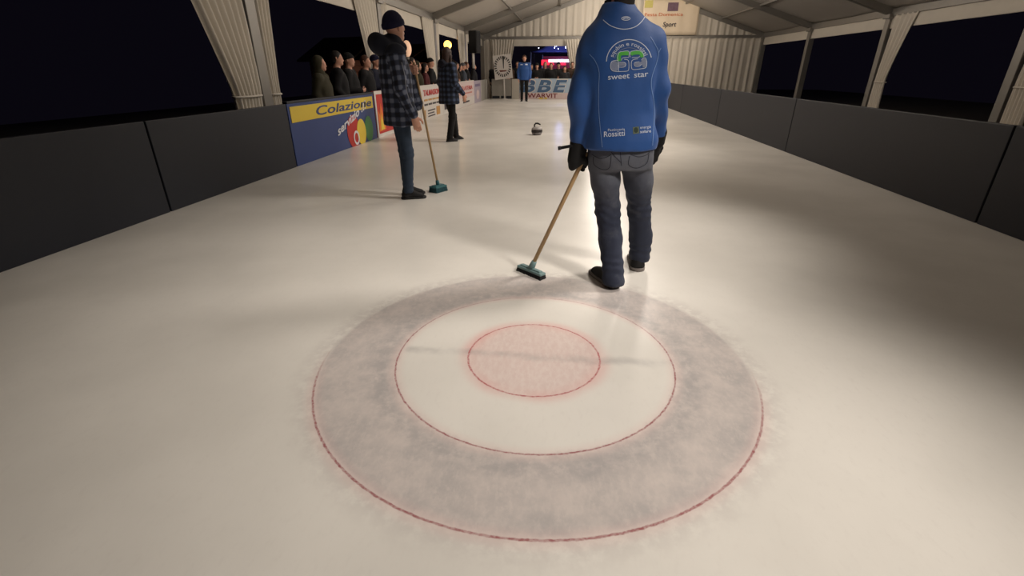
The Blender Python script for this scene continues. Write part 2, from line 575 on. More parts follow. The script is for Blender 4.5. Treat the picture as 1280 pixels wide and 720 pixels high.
def rotz(a):
    c, s = math.cos(a), math.sin(a)
    return np.array([[c, -s, 0], [s, c, 0], [0, 0, 1]])

def rot_head(yaw, pitch):
    c, s = math.cos(pitch), math.sin(pitch)
    return rotz(yaw) @ np.array([[1, 0, 0], [0, c, -s], [0, s, c]])

def head_prims(c, yaw=0.0, pitch=0.0, s=1.0):
    """head facing +Y before yaw; c = centre at eye height"""
    Rm = rot_head(yaw, pitch); c = np.array(c, float)
    T = lambda *p: c + Rm @ (np.array(p) * s)
    pr = [ell(T(0, -.012, .030), A(.076, .098, .092) * s, Rm), ell(T(0, .022, -.042), A(.060, .070, .078) * s, Rm),
          cap(T(0, .070, -.088), T(0, .074, -.090), .020 * s), cap(T(-.028, .078, .012), T(.028, .078, .012), .014 * s)]
    nose = [cap(T(0, .088, .004), T(0, .106, -.034), .0085 * s, .013 * s), cap(T(-.011, .092, -.038), T(.011, .092, -.038), .009 * s)]
    ears = [cap(T(sx * .078, -.008, -.022), T(sx * .084, -.016, .018), .010 * s, .015 * s, Rm @ A(1, 0, 0), 1.7) for sx in (-1, 1)]
    lips = [cap(T(-.018, .086, -.064), T(.018, .086, -.064), .007 * s), cap(T(-.015, .086, -.075), T(.015, .086, -.075), .008 * s)]
    eyes = [T(sx * .031, .094, -.002) for sx in (-1, 1)]
    return pr, nose + ears + lips, eyes, Rm, T

def body_field(J, s=1.0, hands=None, slim=1.0):
    base = []
    hd, extra, eyes, Rm, T = head_prims(J['head'], J.get('hyaw', 0), J.get('hpitch', 0), s)
    n = np.array(J['neck'], float)
    base.append(cap(n, T(0, -.015, -.07), .054 * s, .054 * s))
    base.append(cap(n - A(.0, 0, .0), n + A(0, 0, -.06), .06 * s, .085 * s))
    for a in ('l', 'r'):
        sh, elb, wr = J['sho_' + a], J['elb_' + a], J['wri_' + a]
        base.append(cap(n + A(0, 0, -.05), sh, .05 * s, .048 * s))
        base.append(cap(sh, elb, .045 * s * slim, .036 * s * slim)); base.append(cap(elb, wr, .036 * s * slim, .025 * s))
        hip, kn, an, to = J['hip_' + a], J['kne_' + a], J['ank_' + a], J['toe_' + a]
        base.append(cap(hip, kn, .072 * s * slim, .050 * s)); base.append(cap(kn, an, .048 * s, .034 * s)); base.append(cap(an + A(0, 0, -.035 * s), A(to[0], to[1], .026 * s), .026 * s, .015 * s))
    pv, ch = np.array(J['pelvis'], float), np.array(J['chest'], float)
    base.append(cap(pv, ch, .105 * s, .115 * s, J.get('front', (0, 1, 0)), 1.25))
    base.append(cap(ch, n + A(0, 0, -.10), .115 * s, .09 * s, J.get('front', (0, 1, 0)), 1.2))
    big = union(base, .035)
    hdu = union(hd, .03)
    ex = union(extra, .012)
    hs = union(sum(hands, []), .007) if hands else None
    def f(P):
        d = smin(big(P), hdu(P), .02)
        d = smin(d, ex(P), .010)
        for e in eyes:
            q = P - e
            d = np.maximum(d, -(np.sqrt((q * q).sum(1)) - .013 * s))
            d = np.minimum(d, np.sqrt(((q - (Rm @ A(0, -.008 * s, 0))) ** 2).sum(1)) - .0125 * s)
        if hs is not None: d = smin(d, hs(P), .010)
        return d
    f.lo = np.minimum(big.lo, hdu.lo); f.hi = np.maximum(big.hi, hdu.hi)
    if hs is not None: f.lo = np.minimum(f.lo, hs.lo); f.hi = np.maximum(f.hi, hs.hi)
    f.head = (np.array(J['head']), Rm, T)
    return f

def fine_boxes(centres, rad, step):
    return tuple(tuple((c[i] - rad, c[i] + rad, step) for c in centres) for i in range(3))

def hair_field(J, s=1.0, long=False, crop=.0):
    Rm = rot_head(J.get('hyaw', 0), J.get('hpitch', 0)); c = np.array(J['head'], float)
    T = lambda *p: c + Rm @ (np.array(p) * s)
    sk = ell(T(0, -.018, .038), A(.086, .106, .098) * s, Rm)
    nape = ell(T(0, -.055, -.03), A(.068, .062, .075) * s, Rm)
    parts = [sk, nape]
    if long:
        parts += [cap(T(-.07, -.02, -.02), T(-.075, -.035, -.18), .034 * s, .028 * s), cap(T(.07, -.02, -.02), T(.075, -.035, -.18), .034 * s, .028 * s), cap(T(0, -.075, 0), T(0, -.075, -.19), .06 * s, .055 * s)]
    u = union(parts, .02)
    def f(P):
        q = (P - c) @ Rm / s
        face = np.maximum(.030 + .25 * np.maximum(q[:, 2], 0) - q[:, 1], -1)        # keep behind the hairline
        hl = np.where(q[:, 2] > .075, -.2, 1.0)
        cut = q[:, 1] - np.where(q[:, 2] > .07, .2, .025 + .6 * np.maximum(q[:, 2] - .0, 0))
        d = np.maximum(u(P), cut * s)
        low = (-.085 if not long else -.3) - q[:, 2]
        d = np.maximum(d, low * s)
        return d + .003 * vnoise(P, (60, 60, 40))
    return wrap(u, f)

def beanie_field(J, s=1.0, tall=.0):
    Rm = rot_head(J.get('hyaw', 0), J.get('hpitch', 0)); c = np.array(J['head'], float)
    T = lambda *p: c + Rm @ (np.array(p) * s)
    dome = ell(T(0, -.016, .040), A(.094, .112, .108 + tall) * s, Rm)
    def f(P):
        q = (P - c) @ Rm / s
        line = .020 + q[:, 1] * .28
        d = np.maximum(dome(P), (line - q[:, 2]) * s)
        d = d + .0012 * np.sin(np.arctan2(q[:, 0], q[:, 1]) * 46)
        band = np.maximum(dome(P) - .008 * s, np.abs(q[:, 2] - line - .022) * s - .024 * s)
        return smin(d, band, .006)
    return wrap(dome, f)

def shoe(parent, heel, toe, s=1.0, sole=None, upper=None, w=.046, tall=.085):
    h, t = np.array(heel, float), np.array(toe, float)
    g = h[2]
    d = unit(t - h)
    fw = union([cap(h + d * .035, h + d * .05, w * .82, w * .85), cap(h + d * .05, t - d * .045, w * .85, w * .95)], .02)
    def flat2(P):
        Q = P.copy(); Q[:, 2] = g; return fw(Q)
    h2, t2 = h * 1, t * 1
    up = union([cap(h + d * .045 + A(0, 0, .03), h + d * .06 + A(0, 0, tall), w * .80, w * .76), cap(h + d * .05 + A(0, 0, .025), t - d * .05 + A(0, 0, .012), w * .84, w * .82), cap(h + d * .085 + A(0, 0, .05 + .22 * tall), t - d * .09 + A(0, 0, .03), w * .66, w * .62)], .03)
    fu = wrap(up, lambda P: np.maximum(up(P), g + .018 - P[:, 2]) + .0015 * vnoise(P, (60, 60, 60)))
    fs = wrap(up, lambda P: np.maximum(flat2(P) - .003, np.maximum(g - P[:, 2], P[:, 2] - g - .022)))
    fs.lo = np.minimum(h, t) - .07; fs.hi = np.maximum(h, t) + .07
    fs.lo[2] = g - .01; fs.hi[2] = g + .03
    o = sculpt('shoe', fu, .008, upper or M_shoe, parent)
    sculpt('sole', fs, .0065, sole or M_sole, o)
    return o

def limb_chain(pts, rad, flat=None, ff=1):
    return [cap(pts[i], pts[i + 1], rad[i], rad[i + 1], flat, ff) for i in range(len(pts) - 1)]

# ------------------------------------------------------------------ text and print
def text_geo(s, extrude=0.0, shear=0.0, bold=0.0):
    cu = bpy.data.curves.new('t', 'FONT'); cu.body = s; cu.size = 1; cu.extrude = extrude; cu.shear = shear; cu.offset = bold
    cu.resolution_u = 3
    o = bpy.data.objects.new('t', cu); COL.objects.link(o)
    dg = bpy.context.evaluated_depsgraph_get()
    me = o.evaluated_get(dg).to_mesh()
    V = [tuple(v.co) for v in me.vertices]; F = [tuple(p.vertices) for p in me.polygons]
    o.evaluated_get(dg).to_mesh_clear()
    bpy.data.objects.remove(o); bpy.data.curves.remove(cu)
    return V, F

def ribbon2(pts, w, closed=False):
    P = [np.array(p, float) for p in pts]
    V, F = [], []
    n = len(P)
    for i in range(n):
        a, b = (P[i - 1] if (i or closed) else P[i]), (P[(i + 1) % n] if (i < n - 1 or closed) else P[i])
        d = b - a; d = d / (np.linalg.norm(d) + 1e-9); k = np.array([-d[1], d[0]]) * w / 2
        V += [tuple(P[i] - k), tuple(P[i] + k)]
    for i in range(n - 1 + (1 if closed else 0)):
        a, b = 2 * i, 2 * ((i + 1) % n)
        F.append((a, b, b + 1, a + 1))
    return V, F

def dense(pts, step, curve=True):
    """Catmull-Rom through pts, resampled"""
    P = [np.array(p, float) for p in pts]; out = []
    for i in range(len(P) - 1):
        p0, p1, p2, p3 = P[max(i - 1, 0)], P[i], P[i + 1], P[min(i + 2, len(P) - 1)]
        n = max(1, int(np.linalg.norm(p2 - p1) / step))
        for k in range(n):
            t = k / n
            out.append(.5 * (2 * p1 + (p2 - p0) * t + (2 * p0 - 5 * p1 + 4 * p2 - p3) * t * t + (3 * p1 - p0 - 3 * p2 + p3) * t ** 3) if curve else p1 + (p2 - p1) * t)
    out.append(P[-1])
    return out

def bvh_of(objs):
    V, F = [], []
    for o in objs:
        M = o.matrix_world; b = len(V)
        V += [M @ v.co for v in o.data.vertices]; F += [tuple(i + b for i in p.vertices) for p in o.data.polygons]
    return BVHTree.FromPolygons(V, F)

def print_on(name, geo, m, cloth, bvh, lift=.0016):
    """lays flat 2-D geometry (photograph pixels) on the cloth's own surface as a thin print"""
    V, F = geo
    Minv = cloth.matrix_world.inverted(); eye = Vector((0, 0, CAM_H)); out = []
    ok = []
    for v in V:
        d = ray(v[0], v[1])
        hit, nrm, _, dist = bvh.ray_cast(eye, d)
        if hit is None:
            ok.append(False); out.append((0, 0, 0)); continue
        if nrm.dot(d) > 0: nrm = -nrm
        ok.append(True); out.append(tuple(Minv @ (hit + nrm * lift)))
    F = [f for f in F if all(ok[i] for i in f)]
    o = link(name, mesh_from(name, out, F), m, cloth)
    return o

def join_geo(*gs):
    V, F = [], []
    for v, f in gs:
        b = len(V); V += list(v); F += [tuple(i + b for i in q) for q in f]
    return V, F

def disc2(cx, cy, rx, ry=None, n=24, a0=0, a1=2 * math.pi):
    ry = ry or rx
    V = [(cx, cy)] + [(cx + rx * math.cos(a0 + (a1 - a0) * k / n), cy + ry * math.sin(a0 + (a1 - a0) * k / n)) for k in range(n + 1)]
    return V, [(0, k, k + 1) for k in range(1, n + 1)]

def text_px(s, x, y, width, height, rise=0.0, shear=0.0, bold=0.0):
    V, F = text_geo(s, shear=shear, bold=bold)
    x0, x1 = min(v[0] for v in V), max(v[0] for v in V); h = .72
    out = []
    for v in V:
        a = (v[0] - x0) / (x1 - x0)
        out.append((x + a * width, y - v[1] / h * height - a * rise))
    return out, F

# ------------------------------------------------------------------ setting
def struct(o): return tag(o, kind='structure')

HOUSE = c2w(.1, 1.885)
LW, RW, VB = -3.61, 3.55, 23.5          # rink boards: left, right, back
TL, TR, TB = -4.35, 9.3, 27.0           # tent walls
EAVE, SLOPE = 2.72, .33
RIDGE_U = (TL + TR) / 2
RIDGE_Z = EAVE + SLOPE * (RIDGE_U - TL)
GROUND = -.22
BAYS = [-3.0, 2.0, 7.0, 12.0, 17.0, 22.0, TB]

mb = MB().box((LW - .1 - HOUSE.x, -3 - HOUSE.y, -.05), (RW + .1 - HOUSE.x, VB + .1 - HOUSE.y, 0))
fl = struct(mb.build('floor', M_ice)); fl.location = (HOUSE.x, HOUSE.y, 0)
M_ground = mat('trodden_ground', (58, 52, 48), .9, vary=.25, scale=4, bump=.4, bscale=20)
struct(MB().box((-16, -6, GROUND - .1), (20, 44, GROUND)).build('ground', M_ground))
struct(MB().box((LW - .1, -3, GROUND), (RW + .1, VB + .1, -.05)).build('trim_1', mat('rink_base', (60, 58, 58), .8)))

def roof_z(u): return EAVE + SLOPE * (u - TL) if u < RIDGE_U else EAVE + SLOPE * (TR - u)

# roof: two membrane slopes, gently sagging between the rafters
rb = MB()
nu, nv = 28, 66
V, F = [], []
vs = np.linspace(BAYS[0], TB + .1, nv)
for i in range(nu * 2 + 1):
    u = TL - .05 + (TR - TL + .1) * i / (nu * 2)
    for v in vs:
        k = max(j for j in range(len(BAYS) - 1) if BAYS[j] <= v + 1e-6) if v < TB else len(BAYS) - 2
        t = (v - BAYS[k]) / (BAYS[k + 1] - BAYS[k]); t = min(max(t, 0), 1)
        V.append((u, v, roof_z(u) + .10 - .05 * math.sin(math.pi * t)))
for i in range(nu * 2):
    for j in range(nv - 1):
        a = i * nv + j
        F.append((a, a + 1, a + nv + 1, a + nv))
rb.add(V, F)
o = struct(rb.build('ceiling', M_roof, smooth=True))
o.modifiers.new('thick', 'SOLIDIFY').thickness = .01

n_trim = 2
for v in BAYS:
    m = MB()
    m.beam((TL, v, EAVE), (RIDGE_U, v, RIDGE_Z), .16, .2)
    m.beam((RIDGE_U, v, RIDGE_Z), (TR, v, EAVE), .16, .2)
    struct(m.build('trim_%d' % n_trim, M_alu, bevel=.012)); n_trim += 1
for u in (-2.34, -.46, 1.2, 3.7, 5.4, 7.2):
    struct(MB().beam((u, BAYS[0], roof_z(u) + .04), (u, TB, roof_z(u) + .04), .07, .07).build('trim_%d' % n_trim, M_alu)); n_trim += 1
for u in (TL, TR):
    struct(MB().beam((u, BAYS[0], EAVE), (u, TB, EAVE), .14, .2).build('trim_%d' % n_trim, M_alu, bevel=.01)); n_trim += 1
struct(MB().beam((TL, TB, EAVE - .05), (TR, TB, EAVE - .05), .14, .13).build('trim_%d' % n_trim, M_alu, bevel=.01)); n_trim += 1
for u in (TL, TR):
    for v in BAYS:
        m = MB().box((u - .10, v - .11, GROUND), (u + .10, v + .11, EAVE - .1))
        m.box((u - .16, v - .16, EAVE - .16), (u + .16, v + .16, EAVE - .04))
        m.box((u - .14, v - .18, GROUND), (u + .14, v + .18, GROUND + .02))
        struct(m.build('trim_%d' % n_trim, M_alu, bevel=.012)); n_trim += 1
struct(MB().beam((.75, TB - .02, EAVE), (.75, TB - .02, roof_z(.75)), .14, .1).build('trim_%d' % n_trim, M_alu)); n_trim += 1

def pleated(p0, p1, zt, zb, n_pl, dep, name, cutz=None, nz=14):
    """pleated cloth between two plan points"""
    p0, p1 = Vector(p0), Vector(p1)
    d = p1 - p0; L = d.length; nrm = Vector((-d.y, d.x, 0)).normalized()
    nx = n_pl * 8
    V, F = [], []
    for i in range(nx + 1):
        s = i / nx
        top = cutz(p0 + d * s) if cutz else zt
        for j in range(nz + 1):
            z = zb + (top - zb) * j / nz
            w = dep * (math.sin(2 * math.pi * n_pl * s + .6 * math.sin(9 * s)) + .5 * math.sin(2 * math.pi * n_pl * s * 1.73 + 1)) * (.55 + .45 * (1 - j / nz))
            V.append(tuple(p0 + d * s + nrm * w + Vector((0, 0, z))))
    for i in range(nx):
        for j in range(nz):
            a = i * (nz + 1) + j
            F.append((a, a + nz + 1, a + nz + 2, a + 1))
    return V, F

def cloth(name, geo, m=None, parent=None, th=.004):
    o = link(name, mesh_from(name, *geo), m or M_fabric, parent, smooth=True)
    o.modifiers.new('thick', 'SOLIDIFY').thickness = th
    return o

# side walls: a valance strip under the eaves of every bay, open to the night below
for nm, u in (('wall_left', TL + .02), ('wall_right', TR - .02)):
    gs = []
    for a, b in zip(BAYS[:-1], BAYS[1:]):
        gs.append(pleated((u, a + .1, 0), (u, b - .1, 0), EAVE - .05, EAVE - .42, 3, .012, 'v'))
    struct(cloth(nm, join_geo(*gs)))
# back gable: pleated above the beam, valance and full curtains below it
OPL, OPR = -2.95, .15
gs = [pleated((TL, TB, 0), (TR, TB, 0), 0, EAVE + .02, 44, .03, 'g', cutz=lambda p: max(roof_z(p.x) - .02, EAVE + .03)),
      pleated((OPL - .1, TB - .06, 0), (OPR + .1, TB - .06, 0), EAVE - .1, EAVE - .42, 5, .012, 'v'),
      pleated((TL + .1, TB - .06, 0), (OPL - .05, TB - .06, 0), EAVE - .1, GROUND, 6, .035, 'l'),
      pleated((OPR + .05, TB - .06, 0), (TR - .1, TB - .06, 0), EAVE - .1, GROUND, 30, .035, 'r')]
struct(cloth('wall_back', join_geo(*gs)))

def tied_drape(name, root, along, ztop, wt, wm, wb, shift, label, n_pl=5):
    """curtain gathered to one side: wide at the top, drawn in at tie height, falling straight"""
    root, along = Vector(root), Vector(along).normalized()
    nrm = Vector((-along.y, along.x, 0))
    V, F = [], []
    nx, nz = n_pl * 8, 26
    for j in range(nz + 1):
        t = j / nz; z = ztop + (GROUND + .02 - ztop) * t
        tie = .62
        if t < tie:
            k = t / tie; w = wt + (wm - wt) * (k ** .8); off = shift * (1 - k) ** 1.2
        else:
            k = (t - tie) / (1 - tie); w = wm + (wb - wm) * min(1, k * 2); off = 0
        for i in range(nx + 1):
            s = i / nx
            dep = .028 + .03 * (1 - w / wt)
            V.append(tuple(root + along * (off + w * s) + nrm * dep * math.sin(2 * math.pi * n_pl * s + .8 * math.sin(5 * t + s * 4)) + Vector((0, 0, z))))
    for j in range(nz):
        for i in range(nx):
            a = j * (nx + 1) + i
            F.append((a, a + 1, a + nx + 2, a + nx + 1))
    o = empty(name, tuple(root) , 0, label, 'curtain', 'white tent curtains tied to the posts')
    g = ([tuple(Vector(v) - root) for v in V], F)
    cloth('drape', g, M_fabric, o)
    zt = ztop + (GROUND + .02 - ztop) * .62
    c = along * (wm / 2)
    tb = MB()
    pts = [c + along * (wm / 2 + .03) * math.cos(a) + nrm * .075 * math.sin(a) + Vector((0, 0, zt)) for a in np.linspace(0, 2 * math.pi, 25)]
    tb.tube(pts, .014, 8, cap=False)
    tb.build('tieback', M_fabric, o, smooth=True)
    return o

ordn = ['first', 'second', 'third', 'fourth', 'fifth', 'sixth', 'seventh', 'eighth', 'ninth', 'tenth', 'eleventh', 'twelfth', 'thirteenth', 'fourteenth', 'fifteenth', 'sixteenth', 'seventeenth', 'eighteenth', 'nineteenth', 'twentieth']
where = {1: 'nearest the viewpoint', 2: 'near the plain dark boards', 3: 'behind the navy beanie', 4: 'before the glowing globe', 5: 'with the loudspeaker'}
for i in (1, 2, 3, 4, 5):
    v = BAYS[i]
    tied_drape('tied_curtain', (TL + .06, v - .14 - .55, 0), (0, 1, 0), EAVE - .08, 1.25, .55, .5, -.70, 'wide white curtain on the near side of the left post ' + where[i], 7)
    tied_drape('tied_curtain', (TL + .06, v + .14 + .2, 0), (0, -1, 0), EAVE - .08, .42, .2, .2, -.22, 'narrow white curtain on the far side of the left post ' + where[i], 4)
tied_drape('tied_curtain', (OPL - .0, TB - .22, 0), (-1, 0, 0), EAVE - .12, 1.25, .85, .8, -.30, 'white curtain drawn aside at the back opening next to the dial board', 9)
tied_drape('tied_curtain', (OPR + .05, TB - .22, 0), (1, 0, 0), EAVE - .12, .95, .45, .45, -.40, 'white curtain drawn aside at the back opening next to the big blue jacket', 7)
for i in (2, 3, 4):
    tied_drape('tied_curtain', (TR - .06, BAYS[i] - .7, 0), (0, 1, 0), EAVE - .08, 1.1, .5, .5, -.6, 'white curtain tied to the %s post of the right tent wall' % ordn[i])

# ------------------------------------------------------------------ rink boards
M_white = mat('white_board', (214, 208, 202), .5, vary=.04, scale=5)
M_cream = mat('cream_board', (200, 194, 182), .5, vary=.04, scale=5)
M_navyb = mat('dark_blue_board', (24, 27, 38), .55, vary=.1, scale=5)
M_banblue = mat('banner_blue', (45, 66, 124), .5, vary=.08, scale=5)
M_yellow = mat('banner_yellow', (226, 196, 64), .5, vary=.05)
M_red = mat('banner_red', (186, 36, 32), .5, vary=.08)
M_orange = mat('banner_orange', (226, 120, 40), .5)
M_bgreen = mat('banner_green', (62, 130, 66), .5, vary=.1)
M_cyan = mat('banner_pale', (226, 226, 232), .5)
M_redtx = mat('red_lettering', (196, 50, 50), .5)
M_darktx = mat('dark_lettering', (60, 52, 58), .5)
M_ochre = mat('ochre_lettering', (190, 140, 70), .5)
M_pinkb = mat('pale_pink_board', (216, 196, 194), .5, vary=.06, scale=5)
M_lilac = mat('lilac_board', (176, 164, 178), .5, vary=.08, scale=5)
M_greyb = mat('grey_board', (150, 146, 138), .5, vary=.08, scale=5)
M_blueg = mat('slate_blue', (74, 104, 140), .5, vary=.12, scale=6)
M_paleb = mat('pale_blue_board', (172, 190, 208), .5, vary=.06, scale=4)

def board(frame, L, h, label, m, group='advertising boards round the rink', rail=None, t=.05, name='advertising_board'):
    """frame = (origin, rotz): local x runs along the board seen from the ice, local -y faces the ice"""
    o = empty(name, frame[0], frame[1], label, 'board', group)
    MB().box((0, 0, 0), (L, t, h)).build('panel', m, o, bevel=.006)
    if rail:
        MB().box((-.0, -.01, h), (L, t + .01, h + .03)).build('top_rail', rail, o, bevel=.006)
    return o

def face(o, name, m, rects=(), geos=(), t=.006):
    """printed shapes on a board's face: x along, z up"""
    mb = MB()
    for x0, z0, x1, z1 in rects:
        mb.box((x0, -t, z0), (x1, .001, z1))
    for V, F in geos:
        n = len(V)
        mb.add([(x, -t, z) for x, z in V] + [(x, .0005, z) for x, z in V], [tuple(f) for f in F] + [tuple(i + n for i in reversed(f)) for f in F])
    return mb.build(name, m, o)

def text_face(o, s, x, z, w, h, m, shear=0.0, rise=0.0, bold=0.0, t=.008, name='lettering', tilt=0.0):
    V, F = text_geo(s, .003, shear, bold)
    x0, x1 = min(v[0] for v in V), max(v[0] for v in V)
    ct, st = math.cos(tilt), math.sin(tilt)
    out = []
    for v in V:
        a, b = (v[0] - x0) / (x1 - x0) * w, v[1] / .72 * h
        out.append((x + a * ct - b * st, -t + (-v[2]), z + a * st + b * ct))
    mb = MB(); mb.add(out, F)
    return mb.build(name, m, o)

def left_frame(v1):  # seen from the ice, x runs toward decreasing v on the right-hand... left boards: x along +v
    return ((LW, v1, 0), R(90))
# On the left boards local x = +v and local -y = +u (towards the ice) when rotated by 90 degrees.
LB = R(90)

# near stretch, plain dark boards
for i, (a, b) in enumerate(((-2.9, -.6), (-.58, 1.7), (1.72, 4.0), (4.02, 6.3))):
    board(((LW, a, 0), LB), b - a, .8, 'plain dark blue rink board on the left side, %s from the blue banner' % ordn[3 - i], M_navyb, 'plain dark rink boards')
o = board(((LW, 6.32, 0), LB), 3.05, .8, 'blue advertising banner with yellow strip and coloured balls on the left rink side', M_banblue, rail=M_navyb)
face(o, 'yellow_strip', M_yellow, [(0.05, .56, 2.98, .76)])
text_face(o, 'Colazione', .75, .60, 2.15, .13, M_banblue, shear=.2, bold=.01)
text_face(o, 'servizio !!!', 1.35, .24, 1.35, .13, M_cyan, shear=.25, bold=.02, tilt=R(15))
face(o, 'red_ball', M_red, geos=[disc2(1.98, .24, .27)])
face(o, 'yellow_ball', M_yellow, geos=[disc2(2.30, .20, .20, .22)], t=.010)
face(o, 'green_ball', M_bgreen, geos=[disc2(2.66, .22, .19, .22)], t=.008)
face(o, 'white_ring', M_cyan, geos=[join_geo(ribbon2([(2.05 + .10 * math.cos(a), .13 + .10 * math.sin(a)) for a in np.linspace(0, 2 * math.pi, 25)[:-1]], .04, True))], t=.012)
o = board(((LW, 9.40, 0), LB), 1.30, .84, 'red advertising banner in a white frame behind the person in the navy beanie', M_red)
face(o, 'white_frame', M_white, [(0, 0, .07, .84), (1.23, 0, 1.30, .84), (.07, 0, 1.23, .06), (.07, .78, 1.23, .84)], t=.014)
face(o, 'orange_flame', M_orange, geos=[([(.12, .1), (.5, .12), (.42, .34), (.3, .62), (.22, .4), (.14, .5)], [(0, 1, 2, 3, 4, 5)])])
face(o, 'yellow_flame', M_yellow, geos=[([(.2, .12), (.4, .13), (.34, .28), (.28, .42), (.23, .3)], [(0, 1, 2, 3, 4)])], t=.010)
text_face(o, 'FESTA', .52, .5, .62, .14, M_yellow, bold=.02)
o = board(((LW, 10.72, 0), LB), 1.75, .8, 'white board hidden mostly behind the plaid jacket, beside the red banner', M_white)
face(o, 'dark_emblem', M_darktx, geos=[disc2(1.2, .12, .2, .05)])
o = board(((LW, 12.50, 0), LB), 2.35, .82, 'white board with red heading and lines of small print beside the broom handle', M_white, rail=M_white)
text_face(o, 'TALMASSONS', .30, .60, 1.85, .14, M_redtx, bold=.02)
for z, c in ((.47, M_ochre), (.36, M_darktx)):
    face(o, 'text_line', c, [(.35 + i * .42, z, .35 + i * .42 + .34, z + .045) for i in range(4)])
face(o, 'picture', M_ochre, [(.18, .06, .42, .26)])
face(o, 'picture', M_ochre, [(1.55, .06, 1.95, .28)])
face(o, 'small_print', M_darktx, [(.65, .21, 1.4, .24), (.65, .14, 1.3, .17), (.65, .07, 1.38, .10)])
o = board(((LW, 14.87, 0), LB), 1.2, .45, 'low white board between two taller boards, behind the smaller person in dark plaid', M_white)
face(o, 'dark_emblem', M_darktx, [(.15, .12, .75, .32)])
o = board(((LW, 16.10, 0), LB), 4.0, .82, 'long pale pink board with faded red print beyond the smaller person in dark plaid', M_pinkb, rail=M_white)
text_face(o, 'GELATERIA', 1.2, .55, 2.4, .14, M_redtx)
face(o, 'text_line', mat('faded_red', (200, 130, 120), .5), [(1.2 + .3 * i, .42, 1.2 + .3 * i + .24, .47) for i in range(8)])
face(o, 'white_strip', M_white, [(0.02, .02, 3.98, .30)], t=.01)
face(o, 'small_print', M_darktx, [(1.7, .13, 2.9, .19)], t=.013)
o = board(((LW, 20.12, 0), LB), 1.6, .82, 'lilac grey board with a faded emblem at the far corner of the rink', M_lilac)
face(o, 'emblem', M_pinkb, geos=[disc2(.8, .3, .36, .18)])
face(o, 'faded_heading', mat('mauve_print', (126, 112, 142), .5), [(.25, .6, 1.35, .7)])
o = board(((LW, 21.74, 0), LB), 1.70, .82, 'short pale board filling the far left corner of the rink', M_greyb)
face(o, 'white_edge', M_white, [(.0, 0, .08, .82)])
face(o, 'white_edge', M_white, [(1.62, 0, 1.70, .82)])

# back boards: local x = +u, local -y faces the viewer
o = board(((-3.40, VB, 0), 0), .90, .84, 'grey board with dark base strip behind the dial board', M_greyb)
face(o, 'base_strip', M_navyb, [(.02, .02, .36, .13), (.42, .02, .62, .13), (.66, .02, .9, .13)])
board(((-2.48, VB, 0), 0), .34, .84, 'narrow cream board between grey board and blue lettered banner', M_cream)
o = board(((-2.12, VB, 0), 0), 3.3, .86, 'pale banner with huge slate blue letters over red lettering at the rink end', M_paleb)
face(o, 'white_base', M_pinkb, [(0, 0, 3.3, .27)], t=.004)
for k, ch in enumerate('BBE'):
    x0 = .06 + .72 * k
    text_face(o, ch, x0 - .02, .29, .70, .56, M_white, shear=.22, bold=.05, t=.007, name='letter_outline')
    text_face(o, ch, x0, .31, .64, .50, M_blueg, shear=.22, bold=.035, t=.011, name='big_letter')
    face(o, 'pale_stripe', M_paleb, geos=[([(x0 + .12, .555), (x0 + .55, .575), (x0 + .55, .60), (x0 + .12, .58)], [(0, 1, 2, 3)])], t=.016)
text_face(o, 'WARVIT', .36, .06, 1.36, .19, mat('maroon_lettering', (120, 44, 48), .5), bold=.02, t=.011)
face(o, 'yellow_emblem', M_yellow, geos=[disc2(.98, .035, .12, .03), disc2(1.2, .04, .07, .035)], t=.016)
board(((1.20, VB, 0), 0), 2.35, .84, 'white board at the rink end behind the big blue jacket', M_white)
# right boards, plain
for i, (a, b) in enumerate(((23.4, 20.4), (20.38, 16.4), (16.38, 12.4), (12.38, 8.4), (8.38, 4.4), (4.38, .4), (.38, -2.9))):
    board(((RW, a, 0), R(-90)), a - b, .8, 'plain dark blue rink board on the right side, %s from the far end' % ordn[i], M_navyb, 'plain dark rink boards')

# ------------------------------------------------------------------ dial board on its pole
dv = c2w(*pp(627, 124, z=0)[:2])
dv.y = min(dv.y, VB - .35); dv.x += .10
o = empty('dial_board', (dv.x, dv.y, 0), 0, 'white board with a ring of black ticks and one hand on a white pole', 'sign')
Mb = Matrix.Translation((-.02, 0, 1.33)) @ Matrix.Rotation(R(6), 4, 'Y').inverted()
w, h = .40, .49
dp = MB().box((-w, -.015, -h), (w, .015, h), Mb).build('panel', M_white, o, bevel=.004)
tk = MB()
for k in range(24):
    a = 2 * math.pi * k / 24 + .13
    r0, r1 = .265, .372
    c_, s_ = math.cos(a), math.sin(a)
    q = [(r0, -.012), (r1, -.028), (r1, .028), (r0, .012)]
    Vt = [Mb @ Vector(((r * c_ - t * s_), y, (r * s_ + t * c_) * 1.12 + .02)) for y in (-.022, -.014) for r, t in q]
    tk.add(Vt, [(0, 1, 2, 3), (7, 6, 5, 4), (0, 4, 5, 1), (1, 5, 6, 2), (2, 6, 7, 3), (3, 7, 4, 0)])
M_tick = mat('black_print', (32, 28, 28), .6)
tk.build('tick_ring', M_tick, o)
MB().add([Mb @ Vector(p) for p in ((.02, -.024, -.06), (.04, -.024, -.06), (.10, -.024, .42), (.03, -.024, .42), (.02, -.015, -.06), (.04, -.015, -.06), (.10, -.015, .42), (.03, -.015, .42))],
         [(0, 1, 2, 3), (7, 6, 5, 4), (0, 4, 5, 1), (1, 5, 6, 2), (2, 6, 7, 3), (3, 7, 4, 0)]).build('pointer', M_tick, o)
MB().add([Mb @ Vector((x * .17, y, -.16 + z * .05)) for y in (-.024, -.015) for x, z in ((-1, 1), (-.8, -.6), (.8, -.6), (1, .4), (.4, .5))],
         [(0, 1, 2, 3, 4), (9, 8, 7, 6, 5)]).build('maker_mark', mat('brown_print', (120, 70, 60), .6), o)
